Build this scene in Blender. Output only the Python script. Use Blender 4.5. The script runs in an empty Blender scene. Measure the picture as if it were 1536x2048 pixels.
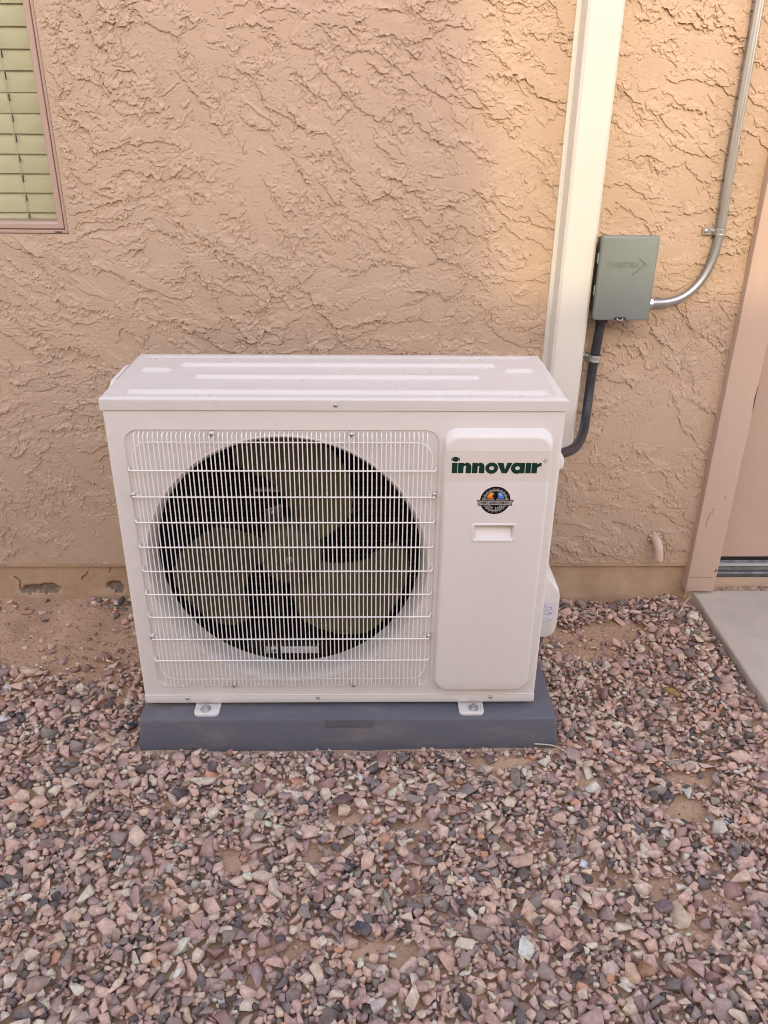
import bpy, bmesh, math, random
import numpy as np
from mathutils import Vector, Matrix

random.seed(7)
RNG = np.random.default_rng(11)
SC = bpy.context.scene
COL = SC.collection

# ------------------------------------------------------------------ camera
cam_d = bpy.data.cameras.new('camera')
cam = bpy.data.objects.new('camera', cam_d)
COL.objects.link(cam)
SC.camera = cam
cam_d.sensor_fit = 'HORIZONTAL'
cam_d.sensor_width = 36.0
cam_d.lens = 1633.389 / 1536 * 36.0
cam_d.clip_start = 0.05
cam_d.clip_end = 500
_p, _r, _y = math.radians(26.12443825), math.radians(0.59174575), math.radians(1.27437097)
fw = Vector((math.sin(_y) * math.cos(_p), math.cos(_y) * math.cos(_p), -math.sin(_p)))
rt0 = Vector((math.cos(_y), -math.sin(_y), 0))
up0 = rt0.cross(fw)
rt = rt0 * math.cos(_r) + up0 * math.sin(_r)
up = up0 * math.cos(_r) - rt0 * math.sin(_r)
cam.matrix_world = Matrix(((rt.x, up.x, -fw.x, 0.0661), (rt.y, up.y, -fw.y, -1.5855), (rt.z, up.z, -fw.z, 1.3862), (0, 0, 0, 1)))

# ------------------------------------------------------------------ world, sun, exposure
SUN_EL = math.radians(24)
SUN_H = Vector((-0.06, -1.0, 0)).normalized()          # horizontal direction towards the sun
world = bpy.data.worlds.new('World')
SC.world = world
world.use_nodes = True
wn = world.node_tree
wn.nodes.clear()
sky = wn.nodes.new('ShaderNodeTexSky')
sky.sky_type = 'NISHITA'
sky.sun_disc = False
sky.sun_elevation = SUN_EL
sky.sun_rotation = math.atan2(SUN_H.x, SUN_H.y)
sky.air_density = 1.0
sky.dust_density = 0.7
sky.ozone_density = 0.6
bg = wn.nodes.new('ShaderNodeBackground')
bg.inputs['Strength'].default_value = 0.15
wo = wn.nodes.new('ShaderNodeOutputWorld')
wn.links.new(sky.outputs[0], bg.inputs[0])
wn.links.new(bg.outputs[0], wo.inputs[0])

sun_d = bpy.data.lights.new('sun', 'SUN')
sun_d.energy = 0.23
sun_d.angle = math.radians(1.3)
sun_d.color = (0.95, 1.0, 0.60)
sun = bpy.data.objects.new('sun', sun_d)
COL.objects.link(sun)
to_sun = Vector((SUN_H.x * math.cos(SUN_EL), SUN_H.y * math.cos(SUN_EL), math.sin(SUN_EL)))
sun.rotation_euler = to_sun.to_track_quat('Z', 'Y').to_euler()
sun.location = to_sun * 12

vs = SC.view_settings
vs.view_transform = 'Standard'
vs.look = 'None'
vs.gamma = 1.0
vs.exposure = 2.41
vs.use_curve_mapping = False
vs.use_white_balance = True
vs.white_balance_temperature = 9300
vs.white_balance_tint = 24
SC.cycles.max_bounces = 8
SC.cycles.diffuse_bounces = 4
SC.cycles.glossy_bounces = 3
SC.cycles.caustics_reflective = False
SC.cycles.caustics_refractive = False
SC.cycles.use_denoising = True
SC.cycles.filter_width = 1.0

# ------------------------------------------------------------------ helpers
def srgb(r, g, b):
    f = lambda c: c / 12.92 if c <= 0.04045 else ((c + 0.055) / 1.055) ** 2.4
    return (f(r / 255), f(g / 255), f(b / 255), 1)


def world_off(o):
    v = Vector((0, 0, 0))
    while o is not None:
        v += o.location
        o = o.parent
    return v


def link(name, me, m, parent=None):
    o = bpy.data.objects.new(name, me)
    COL.objects.link(o)
    if m is not None:
        me.materials.clear()
        me.materials.append(m)
    if parent is not None:
        o.parent = parent
    return o


def obj(name, bm, m, parent=None, smooth=False, auto=None):
    """bmesh in world coordinates -> one mesh object (shifted into its parent's frame)"""
    if parent is not None:
        bmesh.ops.translate(bm, verts=bm.verts, vec=-world_off(parent))
    me = bpy.data.meshes.new(name)
    bm.to_mesh(me)
    bm.free()
    if smooth or auto:
        me.polygons.foreach_set('use_smooth', [True] * len(me.polygons))
        if auto:
            me.set_sharp_from_angle(angle=math.radians(auto))
    return link(name, me, m, parent)


def thing(name, label, cat, loc, group=None):
    o = bpy.data.objects.new(name, None)
    COL.objects.link(o)
    o.location = loc
    o.empty_display_size = 0.05
    return tag(o, label, cat, group)


def tag(o, label=None, cat=None, group=None, kind=None):
    if label:
        o['label'] = label
    if cat:
        o['category'] = cat
    if group:
        o['group'] = group
    if kind:
        o['kind'] = kind
    return o


def box(bm, x0, x1, y0, y1, z0, z1, bev=0.0, seg=2):
    r = bmesh.ops.create_cube(bm, size=1)
    vs_ = r['verts']
    for v in vs_:
        v.co = Vector(((x0 + x1) / 2 + v.co.x * (x1 - x0), (y0 + y1) / 2 + v.co.y * (y1 - y0), (z0 + z1) / 2 + v.co.z * (z1 - z0)))
    if bev > 0:
        es = list({e for v in vs_ for e in v.link_edges})
        bmesh.ops.bevel(bm, geom=es, offset=bev, segments=seg, affect='EDGES', profile=0.5)
    return bm


def newbox(*a, **k):
    return box(bmesh.new(), *a, **k)


def tube(bm, pts, rad, seg=8, caps=True):
    """sweep a circle along points; rad a number or a list"""
    pts = [Vector(p) for p in pts]
    n = len(pts)
    rads = rad if isinstance(rad, (list, tuple)) else [rad] * n
    rings = []
    t0 = (pts[1] - pts[0]).normalized()
    a = t0.orthogonal().normalized()
    for i in range(n):
        if i == 0:
            t = t0
        elif i == n - 1:
            t = (pts[-1] - pts[-2]).normalized()
        else:
            t = ((pts[i + 1] - pts[i]).normalized() + (pts[i] - pts[i - 1]).normalized()).normalized()
        a = (a - t * a.dot(t)).normalized()
        b = t.cross(a)
        rings.append([bm.verts.new(pts[i] + (a * math.cos(2 * math.pi * k / seg) + b * math.sin(2 * math.pi * k / seg)) * rads[i]) for k in range(seg)])
    for i in range(n - 1):
        for k in range(seg):
            f = bm.faces.new((rings[i][k], rings[i][(k + 1) % seg], rings[i + 1][(k + 1) % seg], rings[i + 1][k]))
    if caps:
        bm.faces.new(rings[0][::-1])
        bm.faces.new(rings[-1])
    return bm


def smooth_path(pts, n=8):
    """Catmull-Rom through the points"""
    P = [Vector(p) for p in pts]
    P = [P[0] * 2 - P[1]] + P + [P[-1] * 2 - P[-2]]
    out = []
    for i in range(1, len(P) - 2):
        for k in range(n):
            t = k / n
            a, b, c, d = P[i - 1], P[i], P[i + 1], P[i + 2]
            out.append(0.5 * ((2 * b) + (c - a) * t + (2 * a - 5 * b + 4 * c - d) * t * t + (3 * b - a - 3 * c + d) * t ** 3))
    out.append(P[-2])
    return out


def rrect(x0, x1, z0, z1, r, n=8):
    """rounded rectangle outline in x/z, counter-clockwise"""
    out = []
    for cx, cz, a0 in ((x1 - r, z0 + r, -90), (x1 - r, z1 - r, 0), (x0 + r, z1 - r, 90), (x0 + r, z0 + r, 180)):
        for k in range(n + 1):
            a = math.radians(a0 + 90 * k / n)
            out.append((cx + r * math.cos(a), cz + r * math.sin(a)))
    return out


def loft(bm, loops, close_last=False, close_first=False):
    """loops: lists of 3-D points of equal length, each a closed ring"""
    R = [[bm.verts.new(p) for p in L] for L in loops]
    n = len(R[0])
    for a, b in zip(R, R[1:]):
        for k in range(n):
            bm.faces.new((a[k], a[(k + 1) % n], b[(k + 1) % n], b[k]))
    if close_last:
        bm.faces.new(R[-1])
    if close_first:
        bm.faces.new(R[0][::-1])
    return R


def fill(bm, rings):
    """planar fill between rings of existing verts (outer + holes)"""
    es = []
    for R in rings:
        for k in range(len(R)):
            e = bm.edges.get((R[k], R[(k + 1) % len(R)])) or bm.edges.new((R[k], R[(k + 1) % len(R)]))
            es.append(e)
    bmesh.ops.triangle_fill(bm, edges=es, use_beauty=True, use_dissolve=False)


def fix_normals(bm):
    bmesh.ops.recalc_face_normals(bm, faces=bm.faces)
    return bm


def cyl(bm, c, axis, r, h, seg=16, r2=None):
    a = Vector(axis).normalized()
    c = Vector(c)
    return tube(bm, [c, c + a * h], [r, r if r2 is None else r2], seg)


def dome(bm, c, axis, r, h, seg=14, rings=5):
    """a low dome (screw head) sitting on point c"""
    a = Vector(axis).normalized()
    c = Vector(c)
    n = rings
    pts = [c + a * (h * math.sin(math.pi / 2 * k / n)) for k in range(n + 1)]
    rad = [max(r * math.cos(math.pi / 2 * k / n), r * 0.05) for k in range(n + 1)]
    return tube(bm, pts, rad, seg)


def mesh_arrays(name, V, F):
    """V (n,3), F (m,k) numpy -> mesh, fast"""
    me = bpy.data.meshes.new(name)
    m, k = F.shape
    me.vertices.add(len(V))
    me.vertices.foreach_set('co', np.ascontiguousarray(V, dtype=np.float32).ravel())
    me.loops.add(m * k)
    me.loops.foreach_set('vertex_index', np.ascontiguousarray(F, dtype=np.int32).ravel())
    me.polygons.add(m)
    me.polygons.foreach_set('loop_start', np.arange(0, m * k, k, dtype=np.int32))
    me.update(calc_edges=True)
    me.validate()
    return me


# ---- noise in numpy
def _hash(ix, iy, seed):
    h = (ix.astype(np.int64) * 374761393 + iy.astype(np.int64) * 668265263 + seed * 974634777) & 0xffffffff
    h = ((h ^ (h >> 13)) * 1274126177) & 0xffffffff
    return (h ^ (h >> 16)) & 0xffffffff


def pnoise(x, y, seed=0):
    """gradient noise, about -0.7..0.7"""
    ix, iy = np.floor(x), np.floor(y)
    fx, fy = x - ix, y - iy
    u = fx * fx * fx * (fx * (fx * 6 - 15) + 10)
    v = fy * fy * fy * (fy * (fy * 6 - 15) + 10)

    def g(dx, dy):
        a = _hash(ix + dx, iy + dy, seed) * (2 * np.pi / 4294967296.0)
        return np.cos(a) * (fx - dx) + np.sin(a) * (fy - dy)
    n0 = g(0, 0) * (1 - u) + g(1, 0) * u
    n1 = g(0, 1) * (1 - u) + g(1, 1) * u
    return n0 * (1 - v) + n1 * v


def fbm(x, y, oct=3, seed=0, gain=0.5):
    s, a = 0, 1.0
    for o in range(oct):
        s = s + a * pnoise(x * 2 ** o + 17.3 * o, y * 2 ** o - 9.1 * o, seed + o * 31)
        a *= gain
    return s


def sstep(a, b, x):
    t = np.clip((x - a) / (b - a), 0, 1)
    return t * t * (3 - 2 * t)


# ------------------------------------------------------------------ materials
def new_mat(name):
    m = bpy.data.materials.new(name)
    m.use_nodes = True
    return m, m.node_tree, m.node_tree.nodes['Principled BSDF']


def N(nt, typ, **kw):
    n = nt.nodes.new(typ)
    for k, v in kw.items():
        if k in n.inputs:
            n.inputs[k].default_value = v
        else:
            setattr(n, k, v)
    return n


def mat(name, col, rough=0.5, metal=0.0, spec=0.5, var=0.0, var_scale=8.0, var_col=None, bump=0.0, bump_scale=200.0, rvar=0.0, stretch=None, coat=0.0, lo=0.36, hi=0.68):
    """Principled surface with noise variation in colour, roughness and fine relief"""
    m, nt, p = new_mat(name)
    p.inputs['Base Color'].default_value = col
    p.inputs['Roughness'].default_value = rough
    p.inputs['Metallic'].default_value = metal
    p.inputs['Specular IOR Level'].default_value = spec
    p.inputs['Coat Weight'].default_value = coat
    tc = N(nt, 'ShaderNodeTexCoord')
    src = tc.outputs['Object']
    if stretch:
        mp = N(nt, 'ShaderNodeMapping')
        mp.inputs['Scale'].default_value = stretch
        nt.links.new(src, mp.inputs[0])
        src = mp.outputs[0]
    if var > 0:
        no = N(nt, 'ShaderNodeTexNoise', Scale=var_scale, Detail=6.0, Roughness=0.62)
        nt.links.new(src, no.inputs['Vector'])
        rp = N(nt, 'ShaderNodeMapRange')
        rp.inputs['From Min'].default_value = lo
        rp.inputs['From Max'].default_value = hi
        nt.links.new(no.outputs['Fac'], rp.inputs['Value'])
        mx = N(nt, 'ShaderNodeMix', data_type='RGBA')
        c2 = var_col if var_col else tuple(c * (1 - var) for c in col[:3]) + (1,)
        mx.inputs['A'].default_value = col
        mx.inputs['B'].default_value = c2
        if var_col:
            ml = N(nt, 'ShaderNodeMath', operation='MULTIPLY')
            ml.inputs[1].default_value = var
            nt.links.new(rp.outputs[0], ml.inputs[0])
            nt.links.new(ml.outputs[0], mx.inputs['Factor'])
        else:
            nt.links.new(rp.outputs[0], mx.inputs['Factor'])
        nt.links.new(mx.outputs['Result'], p.inputs['Base Color'])
        if rvar > 0:
            rr = N(nt, 'ShaderNodeMapRange')
            rr.inputs['To Min'].default_value = rough
            rr.inputs['To Max'].default_value = min(1, rough + rvar)
            nt.links.new(rp.outputs[0], rr.inputs['Value'])
            nt.links.new(rr.outputs[0], p.inputs['Roughness'])
    if bump > 0:
        nb = N(nt, 'ShaderNodeTexNoise', Scale=bump_scale, Detail=4.0, Roughness=0.6)
        nt.links.new(src, nb.inputs['Vector'])
        b = N(nt, 'ShaderNodeBump', Strength=1.0, Distance=bump)
        nt.links.new(nb.outputs['Fac'], b.inputs['Height'])
        nt.links.new(b.outputs[0], p.inputs['Normal'])
    return m


def attr_mat(name, attr, rough=0.85, bump=0.0015, bump_scale=160, speck=0.3):
    """stone: colour from a per-stone attribute, mottled and specked"""
    m, nt, p = new_mat(name)
    p.inputs['Roughness'].default_value = rough
    p.inputs['Specular IOR Level'].default_value = 0.25
    at = N(nt, 'ShaderNodeAttribute', attribute_name=attr)
    tc = N(nt, 'ShaderNodeTexCoord')
    no = N(nt, 'ShaderNodeTexNoise', Scale=90.0, Detail=6.0, Roughness=0.7)
    nt.links.new(tc.outputs['Object'], no.inputs['Vector'])
    mr = N(nt, 'ShaderNodeMapRange')
    mr.inputs['From Min'].default_value = 0.3
    mr.inputs['From Max'].default_value = 0.7
    mr.inputs['To Min'].default_value = 1 - speck
    mr.inputs['To Max'].default_value = 1 + speck
    nt.links.new(no.outputs['Fac'], mr.inputs['Value'])
    vm = N(nt, 'ShaderNodeVectorMath', operation='SCALE')
    nt.links.new(at.outputs['Color'], vm.inputs[0])
    nt.links.new(mr.outputs[0], vm.inputs['Scale'])
    # dust film of the soil colour
    n2 = N(nt, 'ShaderNodeTexNoise', Scale=22.0, Detail=5.0, Roughness=0.6)
    nt.links.new(tc.outputs['Object'], n2.inputs['Vector'])
    m2 = N(nt, 'ShaderNodeMapRange')
    m2.inputs['From Min'].default_value = 0.45
    m2.inputs['From Max'].default_value = 0.75
    m2.inputs['To Max'].default_value = 0.45
    nt.links.new(n2.outputs['Fac'], m2.inputs['Value'])
    mx = N(nt, 'ShaderNodeMix', data_type='RGBA')
    nt.links.new(m2.outputs[0], mx.inputs['Factor'])
    nt.links.new(vm.outputs[0], mx.inputs['A'])
    mx.inputs['B'].default_value = srgb(190, 156, 137)
    nt.links.new(mx.outputs['Result'], p.inputs['Base Color'])
    nb = N(nt, 'ShaderNodeTexNoise', Scale=bump_scale, Detail=5.0, Roughness=0.65)
    nt.links.new(tc.outputs['Object'], nb.inputs['Vector'])
    b = N(nt, 'ShaderNodeBump', Strength=1.0, Distance=bump)
    nt.links.new(nb.outputs['Fac'], b.inputs['Height'])
    nt.links.new(b.outputs[0], p.inputs['Normal'])
    return m


STUCCO_C = (0.55, 0.395, 0.290, 1)
M = {}
M['stucco'] = mat('stucco_paint', STUCCO_C, 0.75, spec=0.3, var=0.10, var_scale=2.2, bump=0.0014, bump_scale=300)
M['foundation'] = mat('foundation_paint', (0.53, 0.375, 0.255, 1), 0.75, spec=0.3, var=0.75, var_scale=11, var_col=(0.40, 0.265, 0.175, 1), bump=0.0012, bump_scale=60)
M['concrete_raw'] = mat('bare_concrete', (0.30, 0.235, 0.18, 1), 0.95, spec=0.2, var=0.4, var_scale=60, bump=0.004, bump_scale=120)
M['trim'] = mat('trim_paint', (0.56, 0.40, 0.315, 1), 0.6, spec=0.35, var=0.09, var_scale=5, bump=0.0010, bump_scale=90, stretch=(1, 1, 0.16))
M['door'] = mat('door_paint', (0.52, 0.37, 0.29, 1), 0.5, spec=0.4, var=0.07, var_scale=3, bump=0.0002, bump_scale=300)
M['check'] = mat('weathered_wood', (0.20, 0.13, 0.09, 1), 0.9)
M['crack'] = mat('dark_gap', (0.03, 0.02, 0.015, 1), 0.9)
M['unit'] = mat('unit_paint', (0.74, 0.71, 0.675, 1), 0.32, spec=0.5, var=0.045, var_scale=5, bump=0.00003, bump_scale=900, rvar=0.08)
M['unit_top'] = mat('unit_top_paint', (0.66, 0.63, 0.60, 1), 0.26, spec=0.5, var=0.3, var_scale=9, var_col=(0.57, 0.54, 0.52, 1), bump=0.00003, bump_scale=900, rvar=0.12)
M['wire'] = mat('wire_coating', (0.84, 0.81, 0.77, 1), 0.35, spec=0.5)
M['steel'] = mat('zinc_steel', (0.62, 0.62, 0.62, 1), 0.28, metal=1.0, var=0.25, var_scale=40, rvar=0.2)
M['emt'] = mat('galvanised_conduit', (0.52, 0.53, 0.53, 1), 0.30, metal=1.0, var=0.3, var_scale=14, rvar=0.22, stretch=(1, 1, 0.12))
M['fan'] = mat('fan_plastic', (0.074, 0.070, 0.032, 1), 0.45, spec=0.4, var=0.08, var_scale=6)
M['motor'] = mat('motor_black', (0.02, 0.02, 0.022, 1), 0.5, var=0.3, var_scale=20)
M['galv'] = mat('galvanised_sheet', (0.42, 0.42, 0.41, 1), 0.42, metal=0.9, var=0.2, var_scale=20)
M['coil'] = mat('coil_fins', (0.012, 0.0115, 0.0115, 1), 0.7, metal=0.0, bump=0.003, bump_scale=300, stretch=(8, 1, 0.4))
M['tube'] = mat('coil_tube', (0.10, 0.065, 0.045, 1), 0.5, metal=0.5)
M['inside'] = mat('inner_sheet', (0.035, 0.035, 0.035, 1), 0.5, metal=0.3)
M['pad'] = mat('pad_plastic', (0.120, 0.124, 0.147, 1), 0.46, spec=0.4, var=0.6, var_scale=13, var_col=(0.235, 0.20, 0.18, 1), lo=0.50, hi=0.72, stretch=(0.55, 1, 1.3), bump=0.0004, bump_scale=500, rvar=0.2)
M['cover'] = mat('cover_pvc', (0.67, 0.65, 0.59, 1), 0.38, spec=0.4, var=0.03, var_scale=3)
M['box'] = mat('box_grey_paint', (0.190, 0.222, 0.210, 1), 0.42, spec=0.45, var=0.05, var_scale=10, rvar=0.08, bump=0.00008, bump_scale=800)
M['box_dark'] = mat('box_side_paint', (0.20, 0.20, 0.165, 1), 0.5, spec=0.4, var=0.25, var_scale=30)
M['hinge'] = mat('hinge_paint', (0.42, 0.43, 0.39, 1), 0.45)
M['whip'] = mat('whip_pvc', (0.028, 0.031, 0.038, 1), 0.36, spec=0.45, var=0.2, var_scale=30)
M['pvc'] = mat('drain_pvc', (0.62, 0.45, 0.36, 1), 0.5, spec=0.4, var=0.1, var_scale=20)
M['frame'] = mat('window_frame', (0.48, 0.34, 0.275, 1), 0.42, spec=0.45, var=0.05, var_scale=6)
M['slat'] = mat('blind_slat', (0.58, 0.585, 0.44, 1), 0.5, spec=0.35, var=0.06, var_scale=4)
M['cord'] = mat('blind_cord', (0.62, 0.58, 0.46, 1), 0.8)
M['slab'] = mat('slab_concrete', (0.545, 0.475, 0.40, 1), 0.9, spec=0.25, var=0.22, var_scale=5, bump=0.0020, bump_scale=140)
M['dirt'] = mat('dirt', (0.60, 0.375, 0.245, 1), 0.97, spec=0.1, var=0.30, var_scale=9, bump=0.009, bump_scale=75)
M['stone'] = attr_mat('gravel_stone', 'Col')
M['threshold'] = mat('threshold_metal', (0.15, 0.155, 0.16, 1), 0.35, metal=0.7, var=0.35, var_scale=30, rvar=0.3)
M['mortar'] = mat('mortar', (0.40, 0.29, 0.22, 1), 0.95, spec=0.2, var=0.45, var_scale=30, bump=0.004, bump_scale=90)
M['green'] = mat('logo_green', (0.001, 0.034, 0.022, 1), 0.5, spec=0.2)
M['black'] = mat('print_black', (0.004, 0.004, 0.005, 1), 0.5, spec=0.2)
M['dgrey'] = mat('print_grey', (0.16, 0.155, 0.15, 1), 0.4, var=0.5, var_scale=180)
M['lgrey'] = mat('print_silver', (0.36, 0.35, 0.34, 1), 0.4, var=0.3, var_scale=120)
M['white'] = mat('print_white', (0.80, 0.79, 0.80, 1), 0.4)
M['sticker'] = mat('clear_sticker', (0.71, 0.66, 0.61, 1), 0.30, spec=0.5, var=0.02, var_scale=5)
M['orange'] = mat('print_orange', (0.80, 0.30, 0.03, 1), 0.4, var=0.9, var_scale=160, var_col=(0.75, 0.06, 0.01, 1))
M['yellow'] = mat('print_yellow', (0.86, 0.58, 0.10, 1), 0.4)
M['blue'] = mat('print_blue', (0.06, 0.25, 0.70, 1), 0.4, var=0.6, var_scale=160, var_col=(0.02, 0.08, 0.40, 1))
M['lblue'] = mat('print_light_blue', (0.30, 0.55, 0.85, 1), 0.4)
M['labelp'] = mat('paper_label', (0.66, 0.66, 0.74, 1), 0.5)
M['leaf'] = mat('dry_leaf', (0.66, 0.45, 0.21, 1), 0.8, var=0.4, var_scale=60)
M['straw'] = mat('dry_straw', (0.66, 0.52, 0.36, 1), 0.8, var=0.2, var_scale=60)
M['redp'] = mat('red_plastic', (0.45, 0.02, 0.04, 1), 0.4)
M['bluep'] = mat('blue_plastic', (0.06, 0.22, 0.36, 1), 0.5)
M['blocker'] = mat('blocker_tan', (0.56, 0.44, 0.35, 1), 0.85, var=0.08, var_scale=1.5, bump=0.01, bump_scale=25)  # added sun blocker out of view, pale enough to bounce warm light
M['blocker_dark'] = mat('blocker_cap_brown', (0.30, 0.26, 0.22, 1), 0.95, var=0.2, var_scale=4)  # top edge of the added sun blocker
M['room'] = mat('room_paint', (0.35, 0.33, 0.28, 1), 0.9)

# window glass: clear to light with a mirror-like Fresnel reflection
gm, gnt, gp = new_mat('window_glass')
gnt.nodes.remove(gp)
tr = N(gnt, 'ShaderNodeBsdfTransparent')
tr.inputs[0].default_value = (0.97, 0.975, 0.93, 1)
gl = N(gnt, 'ShaderNodeBsdfGlossy', Roughness=0.02)
lw = N(gnt, 'ShaderNodeLayerWeight', Blend=0.5)
pw5 = N(gnt, 'ShaderNodeMath', operation='POWER')
pw5.inputs[1].default_value = 5.0
gnt.links.new(lw.outputs['Facing'], pw5.inputs[0])
fr = N(gnt, 'ShaderNodeMath', operation='MULTIPLY_ADD')
fr.inputs[1].default_value = 0.95
fr.inputs[2].default_value = 0.045
gnt.links.new(pw5.outputs[0], fr.inputs[0])
ms = N(gnt, 'ShaderNodeMixShader')
gnt.links.new(fr.outputs[0], ms.inputs[0])
gnt.links.new(tr.outputs[0], ms.inputs[1])
gnt.links.new(gl.outputs[0], ms.inputs[2])
gnt.links.new(ms.outputs[0], gnt.nodes['Material Output'].inputs[0])
M['glass'] = gm

# ------------------------------------------------------------------ ground
WALL_Y = 0.600          # foundation face
SW_Y = 0.585            # stucco face
SLAB_X, SLAB_Z = 1.079, 0.05


def ground_h(x, y):
    h = 0.010 * fbm(x * 1.6, y * 1.6, 3, 5) + 0.005 * fbm(x * 9, y * 9, 3, 8)
    h = h + 0.022 * np.exp(-((x + 0.95) / 0.35) ** 2) * np.exp(-((y - 0.60) / 0.16) ** 2)   # soil heaped against the house
    h = h + 0.026 * sstep(0.80, 1.05, x) * sstep(-0.9, 0.0, y)                               # gravel banked against the slab
    return h - 0.010


def axis_pts(lo, hi, fine, far, grow=1.35):
    a = list(np.arange(lo, hi + fine / 2, fine))
    s, v = fine * grow, hi
    while v < far:
        v += s
        s *= grow
        a.append(v)
    s, v = fine * grow, lo
    b = []
    while v > -far:
        v -= s
        s *= grow
        b.append(v)
    return np.array(b[::-1] + a)


gx, gy = axis_pts(-1.6, 1.3, 0.015, 150), axis_pts(-1.3, 0.66, 0.015, 150)
GX, GY = np.meshgrid(gx, gy)
GH = ground_h(GX, GY)
GH = np.where((np.abs(GX) < 6) & (np.abs(GY) < 6), GH, -0.01)
nx, ny = len(gx), len(gy)
idx = np.arange(nx * ny).reshape(ny, nx)
F = np.stack([idx[:-1, :-1], idx[:-1, 1:], idx[1:, 1:], idx[1:, :-1]], -1).reshape(-1, 4)
me = mesh_arrays('ground', np.stack([GX, GY, GH], -1).reshape(-1, 3), F)
me.polygons.foreach_set('use_smooth', [True] * len(me.polygons))
ground = link('ground', me, M['dirt'])
tag(ground, 'reddish brown bare soil under and between the gravel', 'soil', kind='structure')

# concrete doorstep slab: worn edge, a real step above the gravel
bm = newbox(SLAB_X, 3.2, -1.6, 0.588, -0.10, SLAB_Z, bev=0.006, seg=2)
bmesh.ops.subdivide_edges(bm, edges=[e for e in bm.edges if e.calc_length() > 0.5], cuts=60, use_grid_fill=True)
for v in bm.verts:
    if v.co.x < SLAB_X + 0.02:
        n_ = float(pnoise(np.array([v.co.y * 9.0]), np.array([v.co.z * 9]), 3)[0])
        v.co.x += 0.004 * n_
slab = obj('concrete_slab', bm, M['slab'])
tag(slab, 'pale grey concrete slab step in front of the door', 'slab', kind='structure')

# ------------------------------------------------------------------ house: stucco wall, foundation, window, door
house = thing('house', 'tan pink stucco house wall with trowelled texture, window corner and door', 'house', (0, 0.60, 0))
WX, WZ = -0.688, 1.100       # window opening corner (right, bottom)
WX0, WZ1 = -1.70, 2.15
TRIM_X0, TRIM_X1 = 1.050, 1.138
STU_Z0 = 0.137


def stucco_h(x, z):
    """skip-trowel plaster: smooth dragged plateaus with ragged lips over a rougher coat"""
    xa, za = x[0, :], z[:, 0]
    rag = fbm(x * 62, z * 62, 3, 40, 0.62)
    part = [fbm(x * 2.6, z * 2.6, 2, 200 + 7 * i) for i in range(3)]
    part[0] = part[0] + 0.16
    pm = [np.exp(7.0 * p) for p in part]
    ps = pm[0] + pm[1] + pm[2]
    h = np.zeros_like(x)
    low = np.ones_like(x)
    streak = np.zeros_like(x)
    #            drag directions        height  threshold  size  seed
    for dirs, amp, thr, fs, sd in (((-33, 4, -62), 0.0028, -0.06, 1.1, 300), ((-24, 14, -48), 0.0025, 0.12, 1.5, 400), ((-36, -4, 30), 0.0018, 0.32, 2.6, 500)):
        f = 0
        for i, ang in enumerate(dirs):
            a = math.radians(ang)
            t = x * math.cos(a) + z * math.sin(a)
            d = -x * math.sin(a) + z * math.cos(a)
            wx = 0.02 * fbm(x * 7, z * 7, 2, sd + 50 + i)
            fi = pnoise(t * 3.6 * fs, (d + wx) * 12 * fs, sd + i) + 0.50 * pnoise(t * 11 * fs, (d + wx) * 25 * fs, sd + 11 + i)
            f = f + fi * pm[i] / ps
            if amp > 0.0024:
                st = pnoise(t * 5, d * 170, sd + 70 + i) + 0.6 * pnoise(t * 9, d * 320, sd + 75 + i)
                streak = streak + st * pm[i] / ps * 0.5
        T = thr + 0.42 * fbm(x * 2.4, z * 2.4, 2, sd + 30)
        f = f + 0.16 * rag + 0.06 * fbm(x * 160, z * 160, 2, sd + 41) - T
        gz, gx_ = np.gradient(f, za, xa)
        gl = np.hypot(gx_, gz) + 2.0
        sd_ = f / gl
        wup = sstep(-0.1, 0.8, -gz / gl)                      # 1 on the upper side of a plateau: feathered there, sharp below
        m = sstep(-0.0004, 0.0022 + 0.011 * wup, sd_)
        lip = 1 + 0.15 * np.exp(-np.maximum(sd_, 0) / 0.005) * (1 - wup)
        crease = np.exp(-((sd_ + 0.0013) / 0.0015) ** 2) * sstep(0.55, 0.1, wup)      # shadow gap under the lip
        h = h + amp * m * lip - 0.75 * amp * crease
        low = low * (1 - 0.8 * m)
    g = sstep(-0.1, 0.25, fbm(x * 3.4, z * 3.4, 2, 91))
    h = h + 0.00095 * streak * g * (1 - 0.7 * low)
    sc = pnoise(x * 80, z * 95, 92) + 0.55 * pnoise(x * 170, z * 180, 93)
    h = h + low * (0.0008 * sstep(0.16, 0.40, sc) * sstep(-0.05, 0.2, fbm(x * 6, z * 6, 2, 97)) + 0.0004 * sc)
    h = h - 0.0022 * sstep(0.40, 0.47, pnoise(x * 115, z * 115, 95)) * sstep(0.0, 0.2, fbm(x * 5, z * 5, 2, 96) + 0.06)
    return h


def fine_axis(lo, hi, a, b, fine, coarse, must=()):
    v = set(np.round(np.arange(lo, a, coarse), 5)) | set(np.round(np.arange(a, b, fine), 5)) | set(np.round(np.arange(b, hi, coarse), 5)) | {round(hi, 5)}
    v = np.array(sorted(v))
    for m_ in must:
        v[np.argmin(np.abs(v - m_))] = m_
    return v


xs = fine_axis(-3.0, TRIM_X0 - 0.001, -1.12, 1.06, 0.0024, 0.012, (WX0, WX))
zs = fine_axis(STU_Z0, 2.75, STU_Z0, 1.66, 0.0024, 0.012, (WZ, WZ1))
X, Z = np.meshgrid(xs, zs)
H = stucco_h(X, Z)
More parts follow.
